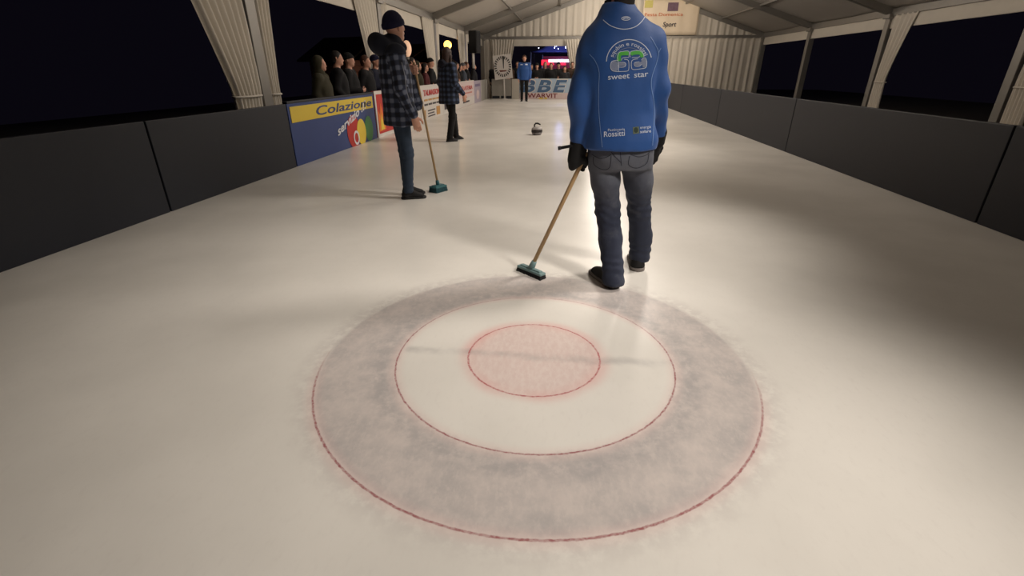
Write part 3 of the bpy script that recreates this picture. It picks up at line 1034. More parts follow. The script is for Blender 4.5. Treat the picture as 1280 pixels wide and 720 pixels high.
MB().tube([(.05, .03, 0), (.03, .03, .9), (0, .03, 1.6)], .028, 12).build('pole', M_white, o, smooth=True)
MB().lathe([(.16, 0), (.16, .012), (.05, .03)], (.05, .03, 0)).build('base_plate', M_white, o)

# ------------------------------------------------------------------ hanging banner on the gable
bx0 = 3.45
o = empty('hanging_banner', (bx0, TB - .34, EAVE + .02), 0, 'cream banner with orange and black lettering hung above the blue jacket shoulder', 'banner')
M_ban = mat('banner_cream', (240, 222, 196), .6, vary=.04, scale=3)
bw, bh = 2.6, 1.5
gv = [(x * bw / 30, .012 * math.sin(x * .9), z * bh / 8) for x in range(31) for z in range(9)]
gf = [(x * 9 + z, (x + 1) * 9 + z, (x + 1) * 9 + z + 1, x * 9 + z + 1) for x in range(30) for z in range(8)]
cloth('sheet', (gv, gf), M_ban, o, .006)
text_face(o, 'Festa Domenica', .10, .80, 1.75, .14, mat('orange_print', (214, 110, 50), .6), t=.03)
text_face(o, 'Sport', .98, .36, .62, .20, M_darktx, shear=.15, t=.03, bold=.02)
face(o, 'picture', mat('mauve_picture', (120, 92, 110), .6, vary=.5, scale=8), [(1.12, 1.0, 1.6, 1.35)], t=.028)
face(o, 'yellow_label', mat('pale_yellow_print', (216, 204, 120), .6), [(.05, 1.15, .42, 1.45)], t=.028)
MB().beam((-.05, 0, bh + .02), (bw + .05, 0, bh + .02), .04, .04).build('hanging_rod', M_alu, o)

# ------------------------------------------------------------------ loudspeaker on the post
sp = pp(591, 50, y=21.6)
spw = c2w(*sp[:2], sp[2])
o = empty('loudspeaker', (TL + .62, 21.2, 1.82), R(75), 'black loudspeaker hanging high by the left tent post', 'loudspeaker')
MB().box((-.20, -.17, 0), (.20, .17, .80)).build('cabinet', mat('black_speaker', (16, 16, 18), .5), o, bevel=.02)
MB().box((-.17, -.185, .04), (.17, -.168, .76)).build('grille', mat('speaker_grille', (26, 26, 30), .8, vary=.4, scale=300), o)
MB().beam((-.05, .15, .4), (.45, .50, .4), .05, .05).build('bracket', M_alu, o)
MB().tube([(-.16, .0, 0), (-.16, .0, -.55)], .05, 12).build('pale_tube', M_white, o, smooth=True)

# ------------------------------------------------------------------ outside the tent
def lamp_globe(name, px, py, y, rad, label, rgb, strength, squash=1.0, light=True):
    p = pp(px, py, y=y)
    loc = c2w(p[0], p[1], p[2])
    o = empty(name, (loc.x, loc.y, loc.z), 0, label, 'lamp')
    prof = [(max(.004, rad * math.sin(a)), -rad * squash * math.cos(a)) for a in np.linspace(.02, math.pi - .02, 18)]
    MB().lathe(prof, n=28).build('globe', mat(name + '_glow', rgb, .4, emit=strength, vary=.02), o, smooth=True)
    MB().lathe([(rad * .35, -rad * squash - .05), (rad * .4, -rad * squash + .01)], n=20).build('collar', M_alu, o)
    MB().tube([(0, 0, -rad * squash - .03), (0, 0, GROUND - loc.z)], .035, 12).build('post', mat('dark_iron', (26, 24, 26), .5, .6), o, smooth=True)
    return o, loc
_, lamp_pos = lamp_globe('street_lamp', 559.5, 56, 21.5, .155, 'round glowing street lamp on a post beyond the left tent opening', (255, 196, 92), 3.2)
lamp_globe('garden_lamp', 508.5, 61, 13.4, .115, 'egg shaped pale lamp on a post behind the navy beanie', (236, 190, 156), .55, 1.65)

M_hut = mat('hut_timber', (128, 76, 54), .8, vary=.25, scale=6)
def hut(loc, rz, w, d, h, label):
    o = empty('wooden_hut', loc, rz, label, 'hut', 'market huts outside the tent')
    b = MB()
    nb = 9
    for k in range(nb):
        z0 = h * k / nb
        b.box((-w / 2, -d / 2, z0 + .006), (w / 2, d / 2, z0 + h / nb))
    b.build('timber_walls', M_hut, o, bevel=.01)
    r = MB()
    r.beam((0, -d / 2 - .3, h + .7), (0, d / 2 + .3, h + .7), .1, .1)
    for s_ in (-1, 1):
        V = [(0, -d / 2 - .3, h + .75), (0, d / 2 + .3, h + .75), (s_ * (w / 2 + .3), d / 2 + .3, h - .05), (s_ * (w / 2 + .3), -d / 2 - .3, h - .05)]
        V += [(x, y, z + .06) for x, y, z in V]
        r.add(V, [(0, 1, 2, 3), (7, 6, 5, 4), (0, 4, 5, 1), (1, 5, 6, 2), (2, 6, 7, 3), (3, 7, 4, 0)])
    r.build('roof', mat('hut_roof', (58, 40, 34), .8), o)
    MB().box((-w * .3, -d / 2 - .03, h * .45), (w * .3, -d / 2 + .02, h * .85)).build('hatch', mat('hut_hatch', (70, 36, 26), .8), o)
    MB().box((-w * .36, -d / 2 - .3, h * .42), (w * .36, -d / 2 + .02, h * .45)).build('counter', M_hut, o)
    return o
hut((-7.4, 25.2, GROUND), R(55), 2.6, 2.0, 1.75, 'brown timber hut outside beyond the loudspeaker')
hut((-8.2, 19.6, GROUND), R(70), 2.4, 2.0, 1.75, 'brown timber hut outside below the glowing street lamp')

# stall and blue canopy behind the back opening
o = empty('market_stall', (-.35, 33.5, GROUND), 0, 'stall with red and white lit front under the blue canopy beyond the opening', 'stall')
MB().box((-1.3, 0, 0), (1.2, 1.6, .95)).build('counter', mat('stall_dark', (40, 26, 26), .7), o, bevel=.02)
MB().box((-1.3, 1.5, .95), (1.2, 1.6, 2.25)).build('back_wall', mat('stall_red', (150, 30, 44), .6), o)
MB().box((-1.3, -.1, 1.72), (-.85, 0, 2.02)).build('red_sign', mat('red_sign_lit', (235, 40, 60), .5, emit=1.6), o)
MB().box((-.85, -.1, 1.88), (1.05, 0, 2.04)).build('white_sign', mat('white_sign_lit', (255, 225, 230), .5, emit=2.6), o)
MB().box((.85, -.1, 1.50), (1.08, 0, 1.9)).build('lit_panel', mat('white_sign_lit', (255, 225, 230), .5, emit=2.6), o)
for x in (-1.25, 1.15):
    MB().tube([(x, -.05, 0), (x, -.05, 2.3)], .04, 10).build('post', M_alu, o, smooth=True)
for i, x in enumerate((-1.0, -.25, .5)):
    V = [(x, -.12, 1.72), (x + .5, -.12, 1.72), (x + .45, -.12, 1.88), (x + .05, -.12, 1.88)]
    MB().add(V + [(a, .02, c) for a, _, c in V], [(0, 1, 2, 3), (7, 6, 5, 4), (0, 4, 5, 1), (1, 5, 6, 2), (2, 6, 7, 3), (3, 7, 4, 0)]).build('red_pennant', mat('red_sign_lit', (235, 40, 60), .5, emit=1.6), o)
o = empty('canopy', (-.4, 34.6, GROUND), 0, 'blue lit peaked canopy with white lights beyond the back opening', 'canopy')
cb = MB()
peak = (0, 0, 3.7); cs = [(-1.9, -1.6, 2.45), (1.9, -1.6, 2.45), (1.9, 1.6, 2.45), (-1.9, 1.6, 2.45)]
for k in range(4):
    a, b = Vector(cs[k]), Vector(cs[(k + 1) % 4]); pk = Vector(peak)
    n = 8; V = []; F = []
    for i in range(n + 1):
        for j in range(n + 1):
            t = j / n
            q = a.lerp(b, i / n).lerp(pk, t); q.z -= .25 * math.sin(math.pi * t)
            V.append(tuple(q))
    for i in range(n):
        for j in range(n):
            F.append((i * (n + 1) + j, (i + 1) * (n + 1) + j, (i + 1) * (n + 1) + j + 1, i * (n + 1) + j + 1))
    cb.add(V, F)
cb.build('cloth_roof', mat('canopy_cloth', (120, 130, 205), .7), o, smooth=True).modifiers.new('t', 'SOLIDIFY').thickness = .01
for c in cs:
    MB().tube([(c[0], c[1], 0), (c[0], c[1], 2.45)], .04, 10).build('pole', M_alu, o, smooth=True)
o = empty('light_string', (-2.8, 30.0, 2.6), 0, 'string of small white lights in the night beyond the back opening', 'lights')
wire = MB().tube([(x, 0, -.10 * math.sin(math.pi * ((x / 1.1) % 1))) for x in np.linspace(0, 4.2, 40)], .006, 6)
wire.build('wire', M_black, o)
M_bulb = mat('bulb_glow', (225, 230, 255), .4, emit=7)
for k in range(26):
    x = random.choice([random.uniform(0.1, 4.1), random.uniform(2.0, 3.4)])
    z = -.10 * math.sin(math.pi * ((x / 1.1) % 1)) - random.uniform(.02, .30)
    bb = MB()
    bb.lathe([(.004, .03), (.016, .012), (.020, -.004), (.012, -.022), (.003, -.028)], (x, random.uniform(-.1, .1), z), 10)
    bb.build('bulb', M_bulb, o, smooth=True)

# ------------------------------------------------------------------ curling stone
sp = pp(671, 168.5, z=0)
sw = c2w(sp[0], sp[1], 0)
o = empty('curling_stone', (sw.x, sw.y, 0), R(20), 'curling stone with dark band and handle out on the ice', 'curling stone')
MB().lathe([(.05, 0), (.075, .004), (.098, .020), (.108, .050)]).build('lower_body', mat('stone_grey', (128, 122, 122), .35, vary=.2, scale=150), o, smooth=True)
MB().lathe([(.108, .050), (.112, .058), (.112, .098), (.109, .106)]).build('dark_band', mat('stone_dark', (38, 30, 32), .4, vary=.2, scale=120), o, smooth=True)
MB().lathe([(.109, .106), (.104, .128), (.084, .146), (.05, .156), (.02, .158)]).build('top', mat('stone_pale', (168, 162, 160), .3, vary=.15, scale=150), o, smooth=True)
MB().tube([(-.050, 0, .150), (-.056, 0, .190), (-.030, 0, .222), (.015, 0, .222), (.070, 0, .196)], [.014, .014, .016, .017, .013], 14).build('handle', M_black, o, smooth=True)

# ------------------------------------------------------------------ brooms
def broom(name, foot, top, head_dir, hw, hd, hh, label, mblock, mbrist, skew=0.0, r=.0125):
    foot, top = Vector(foot), Vector(top)
    o = empty(name, tuple(foot), math.atan2(head_dir[1], head_dir[0]), label, 'broom')
    Mi = (Matrix.Translation(foot) @ Matrix.Rotation(o.rotation_euler.z, 4, 'Z')).inverted()
    b = MB()
    n = 14
    # block: rounded long bar with a raised spine
    for x0, x1, y0, y1, z0, z1 in ((-hw, hw, -hd, hd, hh, hh + .018), (-hw * .82, hw * .82, -hd * .6, hd * .6, hh + .014, hh + .027)):
        b.box((x0, y0, z0), (x1, y1, z1))
    b.build('block', mblock, o, bevel=.009)
    br = MB()
    nx, ny = 24, 5
    for i in range(nx):
        for j in range(ny):
            x = -hw * .96 + hw * 1.92 * (i + .5) / nx; y = -hd * .85 + hd * 1.7 * (j + .5) / ny
            fx, fy = x * 1.05 + random.uniform(-.003, .003), y * 1.22 + random.uniform(-.003, .003)
            s_ = hw / nx * 1.15; t_ = hd / ny * 1.15
            V = [(x - s_, y - t_, hh + .004), (x + s_, y - t_, hh + .004), (x + s_, y + t_, hh + .004), (x - s_, y + t_, hh + .004)]
            V += [(fx - s_ * 1.2, fy - t_ * 1.2, 0), (fx + s_ * 1.2, fy - t_ * 1.2, 0), (fx + s_ * 1.2, fy + t_ * 1.2, 0), (fx - s_ * 1.2, fy + t_ * 1.2, 0)]
            br.add(V, [(0, 1, 2, 3), (7, 6, 5, 4), (0, 4, 5, 1), (1, 5, 6, 2), (2, 6, 7, 3), (3, 7, 4, 0)])
    br.build('bristles', mbrist, o)
    s0 = Vector((0, 0, hh + .022)); t0 = Mi @ top
    d = (t0 - s0).normalized()
    MB().tube([s0 - d * .008, s0 + d * .035, s0 + d * .055], [.022, .019, .016], 16).build('socket', mblock, o, smooth=True)
    L = (t0 - s0).length
    MB().tube([s0 + d * .05, s0 + d * (L - .008), s0 + d * L], [r, r, r * .7], 16).build('handle', M_wood, o, smooth=True)
    return o

# ------------------------------------------------------------------ the man in the blue jacket (seen from behind)
BX, BY = .60, 2.72                       # ground point under his hips, right of and ahead of the viewpoint
bw_ = c2w(BX, BY, 0)
man = empty('person', (bw_.x, bw_.y, 0), YAW, 'person seen from behind in a bright blue jacket and jeans, broom in gloved hand', 'person')
def q3(px, py, y):
    x, y_, z = pp(px, py, y=y); return A(x - BX, y_ - BY, z)

YB = 2.74
J = dict(head=q3(771, -24, YB + .03), hyaw=0.5, hpitch=-.2, neck=q3(773, 10, YB), chest=q3(773, 85, YB), pelvis=q3(774, 182, YB + .01),
         sho_l=q3(743, 58, YB + .01), elb_l=q3(725, 122, YB - .02), wri_l=q3(724, 181, YB + .02),
         sho_r=q3(813, 54, YB + .01), elb_r=q3(822, 116, YB - .01), wri_r=q3(822, 172, YB + .09),
         hip_l=q3(756, 200, YB), kne_l=q3(760, 262, YB + .03), ank_l=q3(767, 338, 2.70), toe_l=A(-.03, .10, .04),
         hip_r=q3(796, 200, YB + .02), kne_r=q3(799, 262, YB + .14), ank_r=q3(800, 318, 2.98), toe_r=A(.27, .38, .04))
J['head'] = A(J['neck'][0] + .005, J['neck'][1] + .035, 1.645)
hand_l_rod = A(.13 - BX, 2.93 - BY, .055)          # broom head on the ice
CL = q3(727, 203, 2.765)
TOP = CL + (CL - hand_l_rod) / np.linalg.norm(CL - hand_l_rod) * .065
rod_axis = unit(CL - hand_l_rod)
WL, WR = J['wri_l'], J['wri_r']
gl_l = grip(WL + A(-.012, -.01, -.02), CL, rod_axis, sgn=-1, hr=.014, s=1.1, palm=(-.93, -.15, -.2))
gl_r = hand(WR + A(0, 0, -.01), (-.10, .12, -1), (-.5, .85, .1), side=-1, curl=.42, s=1.0)
body = body_field(J, 1.0, None, .85)
hc = J['head']
bo = sculpt('body', body, .014, M_skin, man, fine_boxes([hc], .14, .007))
hf = hair_field(J)
nb = cap(J['neck'] + A(.012, -.012, .075), J['neck'] + A(.010, -.010, .0), .066, .064)
hair = sculpt('hair', wrap(union([hf, nb]), lambda P: smin(hf(P), np.maximum(nb(P), .55 * (J['neck'][0] - .035 - P[:, 0]) - .0), .01)), .007, M_hair, man)
inn = cap(J['neck'] + A(0, .008, -.04), J['neck'] + A(0, .010, .018), .074, .070)
sculpt('inner_collar', wrap(inn, lambda P: np.maximum(inn(P), P[:, 2] - (1.503 - .25 * (P[:, 0] - J['neck'][0])))), .007, M_black, man)
# jacket
zH = .808
tor = loft([(zH, 0.0, 0, .192, .135), (.86, -.002, .0, .190, .136), (1.0, -.020, .01, .183, .130), (1.15, -.040, .015, .192, .135), (1.25, -.047, .02, .205, .135), (1.33, -.052, .02, .188, .125), (1.40, -.058, .02, .135, .105), (1.45, -.060, .02, .095, .085)], 2.3)
shoul = [cap(J['neck'] + A(-.0, 0, -.045), J['sho_l'] + A(.0, 0, -.0), .075, .073), cap(J['neck'] + A(0, 0, -.045), J['sho_r'] + A(-.0, 0, -.0), .075, .073)]
arm_l = limb_chain([J['sho_l'], J['elb_l'], WL + A(0, 0, .025)], [.080, .061, .050])
arm_r = limb_chain([J['sho_r'], J['elb_r'], WR + A(0, 0, .03)], [.080, .058, .047])
collar = loft([(1.38, J['neck'][0], J['neck'][1], .125, .10), (1.44, J['neck'][0], J['neck'][1], .088, .082), (1.492, J['neck'][0], J['neck'][1] + .01, .077, .076)], 2.0)
tu = union([tor] + shoul + [collar], .035)
al, ar = union(arm_l, .03), union(arm_r, .03)
def jacket_f(P):
    d = tu(P)
    a, b = al(P), ar(P)
    # cuffs end square
    d = smin(d, a, .022); d = smin(d, b, .022)
    z = P[:, 2]
    crease = .0045 * np.sin(z * 46 + 14 * P[:, 0]) * np.exp(-((np.abs(P[:, 0] + .03) - .24) / .07) ** 2)
    return d + crease + .007 * vnoise(P + 3, (9, 9, 6)) + .005 * vnoise(P + 9, (22, 22, 14))
jf = wrap(union([tu, al, ar]), jacket_f)
jacket = sculpt('jacket', jf, .0105, M_blue, man)
# gloves
sleeve = [cap(WL + A(0, 0, .03), WL + A(-.006, -.005, -.02), .047, .044), cap(WL + A(-.004, -.004, -.02), WL + A(-.014, -.008, -.075), .046, .043, (0, 1, 0), 1.25)]
gl = union(sleeve + gl_l, .010)
sculpt('glove', wrap(gl, lambda P: gl(P) - .0035 + .002 * vnoise(P, (50, 50, 50))), .0055, M_black, man)
gr = union([cap(WR + A(0, 0, .03), WR + A(0, .003, -.02), .044, .040)] + gl_r, .010)
sculpt('glove', wrap(gr, lambda P: gr(P) - .004 + .002 * vnoise(P, (50, 50, 50))), .0055, M_black, man)
# jeans
hipc = A(0.0, .02, 0)
pel = loft([(.70, .01, .015, .165, .11), (.76, .0, .02, .182, .132), (.84, .0, .02, .180, .130), (.93, -.01, .015, .165, .115)], 2.3)
leg_l = limb_chain([J['hip_l'] + A(-.004, .01, -.02), q3(757, 225, YB), J['kne_l'], q3(763, 300, YB + .0), J['ank_l'] + A(-.002, -.045, -.06)], [.088, .079, .068, .067, .066])
leg_r = limb_chain([J['hip_r'] + A(.0, .01, -.02), q3(798, 225, YB + .05), J['kne_r'], q3(800.5, 295, 2.95), J['ank_r'] + A(0, 0, -.03)], [.088, .078, .068, .068, .066])
ll, lr = union(leg_l, .03), union(leg_r, .03)
def jeans_f(P):
    d = smin(pel(P), np.minimum(ll(P), lr(P)), .025)
    z = P[:, 2]
    kl = np.exp(-((z - .44) / .10) ** 2); al_ = np.exp(-((z - .13) / .09) ** 2)
    d = d + (.0035 * np.sin(z * 120 + 20 * P[:, 0] + 9 * vnoise(P, (9, 9, 9))) * kl) + (.004 * np.sin(z * 105 + 9 * P[:, 0] + 9 * vnoise(P, (9, 9, 9))) * al_)
    d = d + .007 * vnoise(P + 5, (14, 14, 9)) + .005 * vnoise(P + 2, (30, 30, 22))
    hem = np.where(P[:, 0] < .10, .024 + .16 * np.maximum(P[:, 1] + .07, 0), .052)
    return np.maximum(d, hem - z)
jn = wrap(union([pel, ll, lr]), jeans_f)
jeans = sculpt('jeans', jn, .0095, M_denim, man)
# shoes
shoe(man, A(.022, -.075, 0), A(-.070, .190, 0), upper=M_shoe, w=.050, tall=.075)
shoe(man, A(.222, .185, 0), A(.262, .475, 0), upper=M_shoe, w=.050, tall=.075)

bpy.context.view_layer.update()
bj, bjn = bvh_of([jacket]), bvh_of([jeans])
# piping on the jacket
pip = [ribbon2(dense(p, 1.5), .9) for p in ([(754, 25), (762, 31.5), (772, 35.5), (782, 36.5), (793, 34), (801, 28), (806, 21)],
       )]
print_on('collar_piping', join_geo(*pip), M_print, jacket, bj)
pip = [ribbon2(dense(p, 1.5), .7) for p in ([(737, 68), (744, 76), (749, 90), (748.5, 110), (748.5, 135), (750.5, 160), (753, 184)],
       [(813, 46), (819, 56), (823, 66), (820, 80), (815, 95), (814, 108), (817.5, 130), (817, 155), (815.5, 182)], [(823, 66), (826, 60)])]
print_on('side_piping', join_geo(*pip), M_piping, jacket, bj)
ov = [ribbon2([(782.3 + 5.2 * math.cos(a), 23.2 + 2.2 * math.sin(a)) for a in np.linspace(0, 2 * math.pi, 25)[:-1]], .9, True), ribbon2(dense([(779, 23.4), (782, 22.6), (785.5, 23)], 1), 1.3)]
print_on('oval_badge', join_geo(*ov), M_print, jacket, bj)
# big emblem: photograph pixel = (750 + X / 10.59, 40 + Y / 10.59)
E = lambda x, y: (750 + x / 10.59, 40 + y / 10.59)
cx, cy = E(384, 400)
arc = lambda r, a0, a1, n=40: [(cx + r * math.cos(a), cy - r * math.sin(a) * 1.0) for a in np.linspace(R(a0), R(a1), n)]
print_on('emblem_arc', join_geo(ribbon2(arc(28.2, 178, 12), 1.0)), M_print, jacket, bj)
V, F = text_geo('squbin e rossitti', bold=.004)
x0, x1 = min(v[0] for v in V), max(v[0] for v in V)
tv = []
for v in V:
    a = R(163) + (R(22) - R(163)) * (v[0] - x0) / (x1 - x0)
    rr = 20.6 + v[1] * 7.0
    tv.append((cx + rr * math.cos(a), cy - rr * math.sin(a)))
print_on('arched_lettering', (tv, F), M_print, jacket, bj)
EL = lambda pts: [E(*p) for p in pts]
dome = [E(384 + 196 * math.cos(a), 395 - 185 * math.sin(a)) for a in np.linspace(R(165), R(15), 40)]
print_on('emblem_dome', ribbon2(dome, .55), M_gprint, jacket, bj)
g = [ribbon2(EL(dense([(252, 385), (248, 330), (268, 290), (310, 282), (378, 282)], 12)), 5.2), ribbon2(EL(dense([(405, 300), (430, 280), (500, 272), (545, 285), (560, 335)], 12)), 5.0)]
print_on('green_curves', join_geo(*g), M_green, jacket, bj, .0018)
for g in ([disc2(*E(195, 452), 5.6, 6.6), ribbon2(EL(dense([(200, 432), (260, 430), (325, 428)], 12)), 4.0), disc2(*E(326, 428), 2.0)],
          [disc2(*E(585, 405), 3.6, 5.2), ribbon2(EL(dense([(570, 400), (520, 425), (480, 425)], 12)), 4.0), disc2(*E(480, 425), 2.0), ribbon2(EL(dense([(585, 400), (585, 470)], 12)), 4.0)]):
    print_on('grey_curve', join_geo(*g), M_gprint, jacket, bj, .0018)
g = [ribbon2(EL(dense(p, 10)), .62) for p in ([(285, 378), (290, 350), (320, 340), (378, 338)], [(240, 378), (232, 340), (250, 275), (300, 258), (380, 258), (380, 335)],
     [(400, 335), (400, 268), (440, 252), (520, 248), (570, 290), (578, 330)], [(420, 340), (480, 338), (520, 330), (520, 318)],
     [(240, 440), (250, 465), (320, 462), (338, 440), (338, 415), (310, 402), (240, 402)], [(320, 362), (360, 368), (378, 395), (378, 490), (355, 518), (245, 524)],
     [(500, 356), (440, 366), (415, 395), (415, 470), (440, 498), (540, 488)], [(545, 430), (520, 452), (470, 455), (452, 430), (460, 405), (520, 395)],
     [(245, 524), (170, 515), (140, 470), (150, 400), (190, 380), (240, 388), (245, 524)], [(540, 488), (605, 470), (615, 400), (600, 345), (565, 350), (545, 375)])]
print_on('emblem_outline', join_geo(*g), M_print, jacket, bj, .0022)
print_on('chest_lettering', text_px('sweet', 760, 99.8, 27, 7.2, 2.2, bold=.008), M_print, jacket, bj)
print_on('chest_lettering', text_px('star', 792.5, 97.0, 17.5, 7.2, 1.6, bold=.008), M_print, jacket, bj)
for a in (('Rossitti', 755, 171.2, 26, 7.0, 1.6, 0, .004), ('Pasticceria', 760, 164, 21, 3.2, 1.2, 0, 0), ('energia', 800, 161, 13.5, 3.6, 1.0, 0, 0), ('solare', 800, 166.4, 13.5, 3.8, 1.0, 0, .01)):
    print_on('sponsor_lettering', text_px(*a), M_print, jacket, bj)
print_on('sponsor_crest', join_geo(([(791, 159), (798.5, 158), (799, 166.6), (791.4, 167.6)], [(0, 1, 2, 3)])), mat('olive_print', (92, 104, 84), .6), jacket, bj)
print_on('crest_shield', disc2(794.8, 162.6, 2.6, 3.4), mat('dark_green_print', (30, 52, 40), .6), jacket, bj, .0022)
# jeans seams
M_seam = mat('denim_seam', (44, 46, 58), .9)
g = [ribbon2(dense(p, 1.5, True), .8) for p in ([(740, 193), (750, 198), (759, 196), (764, 193)], [(742, 196), (743, 206), (754, 212), (762, 209), (764, 195)], [(788, 193), (798, 196), (807, 194), (812, 190)], [(787, 195), (786, 206), (796, 210), (808, 204), (811, 192)],
     [(775, 188), (776, 198), (777, 207)], [(764, 190), (768, 195), (776, 203)])]
print_on('pocket_seams', join_geo(*g), M_seam, jeans, bjn, .0012)

# his broom and the black rod in the same glove
Tw = lambda p: c2w(p[0] + BX, p[1] + BY, p[2])
hd1 = c2w(*pp(648.5, 333, z=.02)[:2]); hd2 = c2w(*pp(680, 346, z=.02)[:2])
hdir = (hd2 - hd1)
foot = (hd1 + hd2) / 2
b1 = broom('curling_broom', (foot.x, foot.y, 0), Tw(TOP), (hdir.x, hdir.y), hdir.length / 2 * .93, .026, .022, 'push broom with grey teal block and black bristles held by the person in blue', M_tealgrey, M_bristle, r=.0125)
ra, rbq = q3(697.5, 185.5, 2.735), q3(727, 180, 2.735)
o = empty('rod', tuple(Tw(ra)), YAW, 'short thin black rod sticking out of the black glove', 'rod')
dloc = rbq - ra
MB().tube([(0, 0, 0), tuple(dloc * .97), tuple(dloc)], [.0085, .0085, .006], 12).build('shaft', M_black, o, smooth=True)
MB().tube([(0, 0, 0), tuple(dloc * .12)], [.0105, .0105], 12).build('end_cap', M_dsole, o, smooth=True)

# ------------------------------------------------------------------ generic pose
def pose(s=1.0, arms='down', lean=0.0, stride=0.0, hyaw=0.0):
    j = dict(head=A(0, .02 + lean, 1.655) * s, hyaw=hyaw, neck=A(0, -.005 + lean, 1.49) * s, chest=A(0, lean * .7, 1.27) * s, pelvis=A(0, 0, .94) * s)
    for a, sx in (('l', -1), ('r', 1)):
        j['sho_' + a] = A(sx * .185, lean * .9, 1.425) * s
        if arms == 'down':
            j['elb_' + a] = A(sx * .245, -.03 + lean * .6, 1.14) * s; j['wri_' + a] = A(sx * .245, .07 + lean * .4, .89) * s
        elif arms == 'front':
            j['elb_' + a] = A(sx * .225, .0, 1.14) * s; j['wri_' + a] = A(sx * .10, .22, 1.10) * s
        elif arms == 'pocket':
            j['elb_' + a] = A(sx * .232, -.06, 1.15) * s; j['wri_' + a] = A(sx * .19, .09, .97) * s
        st = stride * sx
        j['hip_' + a] = A(sx * .095, 0, .90) * s; j['kne_' + a] = A(sx * .10, .03 + st * .45, .49) * s
        j['ank_' + a] = A(sx * .10, st, .085) * s; j['toe_' + a] = A(sx * .115, st + .15, .03) * s
    return j

def coat_parts(J, s, hem, fat=1.0, long_sleeve=True):
    n, ch, pv = J['neck'], J['chest'], J['pelvis']
    k = s
    sec = [(hem, pv[0], pv[1], .205 * k * fat, .165 * k * fat), (pv[2], pv[0], pv[1], .195 * k * fat, .155 * k * fat), (ch[2], ch[0], ch[1], .20 * k * fat, .15 * k * fat), (n[2] - .09 * k, n[0], n[1], .19 * k * fat, .125 * k * fat), (n[2] - .03 * k, n[0], n[1], .11 * k, .095 * k), (n[2] + .0 * k, n[0], n[1], .085 * k, .085 * k)]
    sec = [q for i, q in enumerate(sec) if i == 0 or q[0] > hem + .02]
    t = [loft(sec, 2.3)] + [cap(n + A(0, 0, -.06 * k), J['sho_' + a], .075 * k, .078 * k * fat) for a in 'lr']
    arms = {a: limb_chain([J['sho_' + a], J['elb_' + a], J['wri_' + a] + (J['elb_' + a] - J['wri_' + a]) * .06], [.078 * k * fat, .064 * k * fat, .052 * k]) for a in 'lr'}
    return union(t, .035), union(arms['l'], .03), union(arms['r'], .03)

def coat_field(tu, al, ar, amp=.008, sd=1.0, extra=None):
    prim = [tu, al, ar] + ([extra] if extra else [])
    u = union(prim, .024)
    return wrap(u, lambda P: u(P) + amp * vnoise(P + sd, (9, 9, 7)) + amp * .5 * vnoise(P + 2 * sd, (22, 22, 14)))

def trousers_field(J, s, r=(.092, .07, .058), amp=.007, hem=.04, top=None):
    pv = J['pelvis']
    pel = loft([(.80 * s, pv[0], pv[1], .16 * s, .115 * s), (.90 * s, pv[0], pv[1], .172 * s, .125 * s), (1.0 * s, pv[0], pv[1], .155 * s, .11 * s)], 2.2)
    L = [union(limb_chain([J['hip_' + a], J['kne_' + a], J['ank_' + a] + A(0, -.0, -.05 * s)], [r[0] * s, r[1] * s, r[2] * s]), .03) for a in 'lr']
    u = union([pel] + L, .02)
    def f(P):
        d = smin(pel(P), np.minimum(L[0](P), L[1](P)), .02)
        z = P[:, 2]
        d = d + .004 * np.sin(z * 110 + P[:, 0] * 15) * (np.exp(-((z - .48 * s) / .08) ** 2) + np.exp(-((z - .14 * s) / .08) ** 2))
        return np.maximum(d + amp * vnoise(P + 4, (14, 14, 9)), hem - z)
    return wrap(u, f)

def shoes_for(J, s, parent, upper, sole, w=.048, tall=.10, ln=.27):
    for a in 'lr':
        an, to = J['ank_' + a], J['toe_' + a]
        d = A(to[0] - an[0], to[1] - an[1], 0); d = d / np.linalg.norm(d)
        h = A(an[0], an[1], 0) - d * .075 * s
        shoe(parent, h, h + d * ln * s, s, sole, upper, w * s, tall * s)

# ------------------------------------------------------------------ man in plaid jacket and navy beanie
b0 = pp(509, 246, z=0)
pw = c2w(b0[0], b0[1], 0)
s = .935
fx = math.atan2(.36, .93)                      # facing direction, measured from the viewer's right
p2 = empty('person', (pw.x, pw.y, 0), YAW + fx - R(90), 'person in navy beanie and long plaid jacket standing sideways with a broom', 'person')
J = pose(s, 'down', lean=-.015)
J['hyaw'] = .55; J['head'] = J['head'] + A(0, .02, -.005)
for a, dy in (('l', -.02), ('r', .0)):
    for k in ('hip_', 'kne_', 'ank_', 'toe_'):
        J[k + a] = J[k + a] * A(.92, 1, 1)
J['ank_l'] += A(0, .03, 0); J['toe_l'] += A(0, .03, 0)
J['elb_r'] = A(.235, .0, 1.13) * s; J['wri_r'] = A(.225, .105, .868) * s
J['elb_l'] = A(-.25, .06, 1.15) * s; J['wri_l'] = A(-.19, .235, 1.255) * s
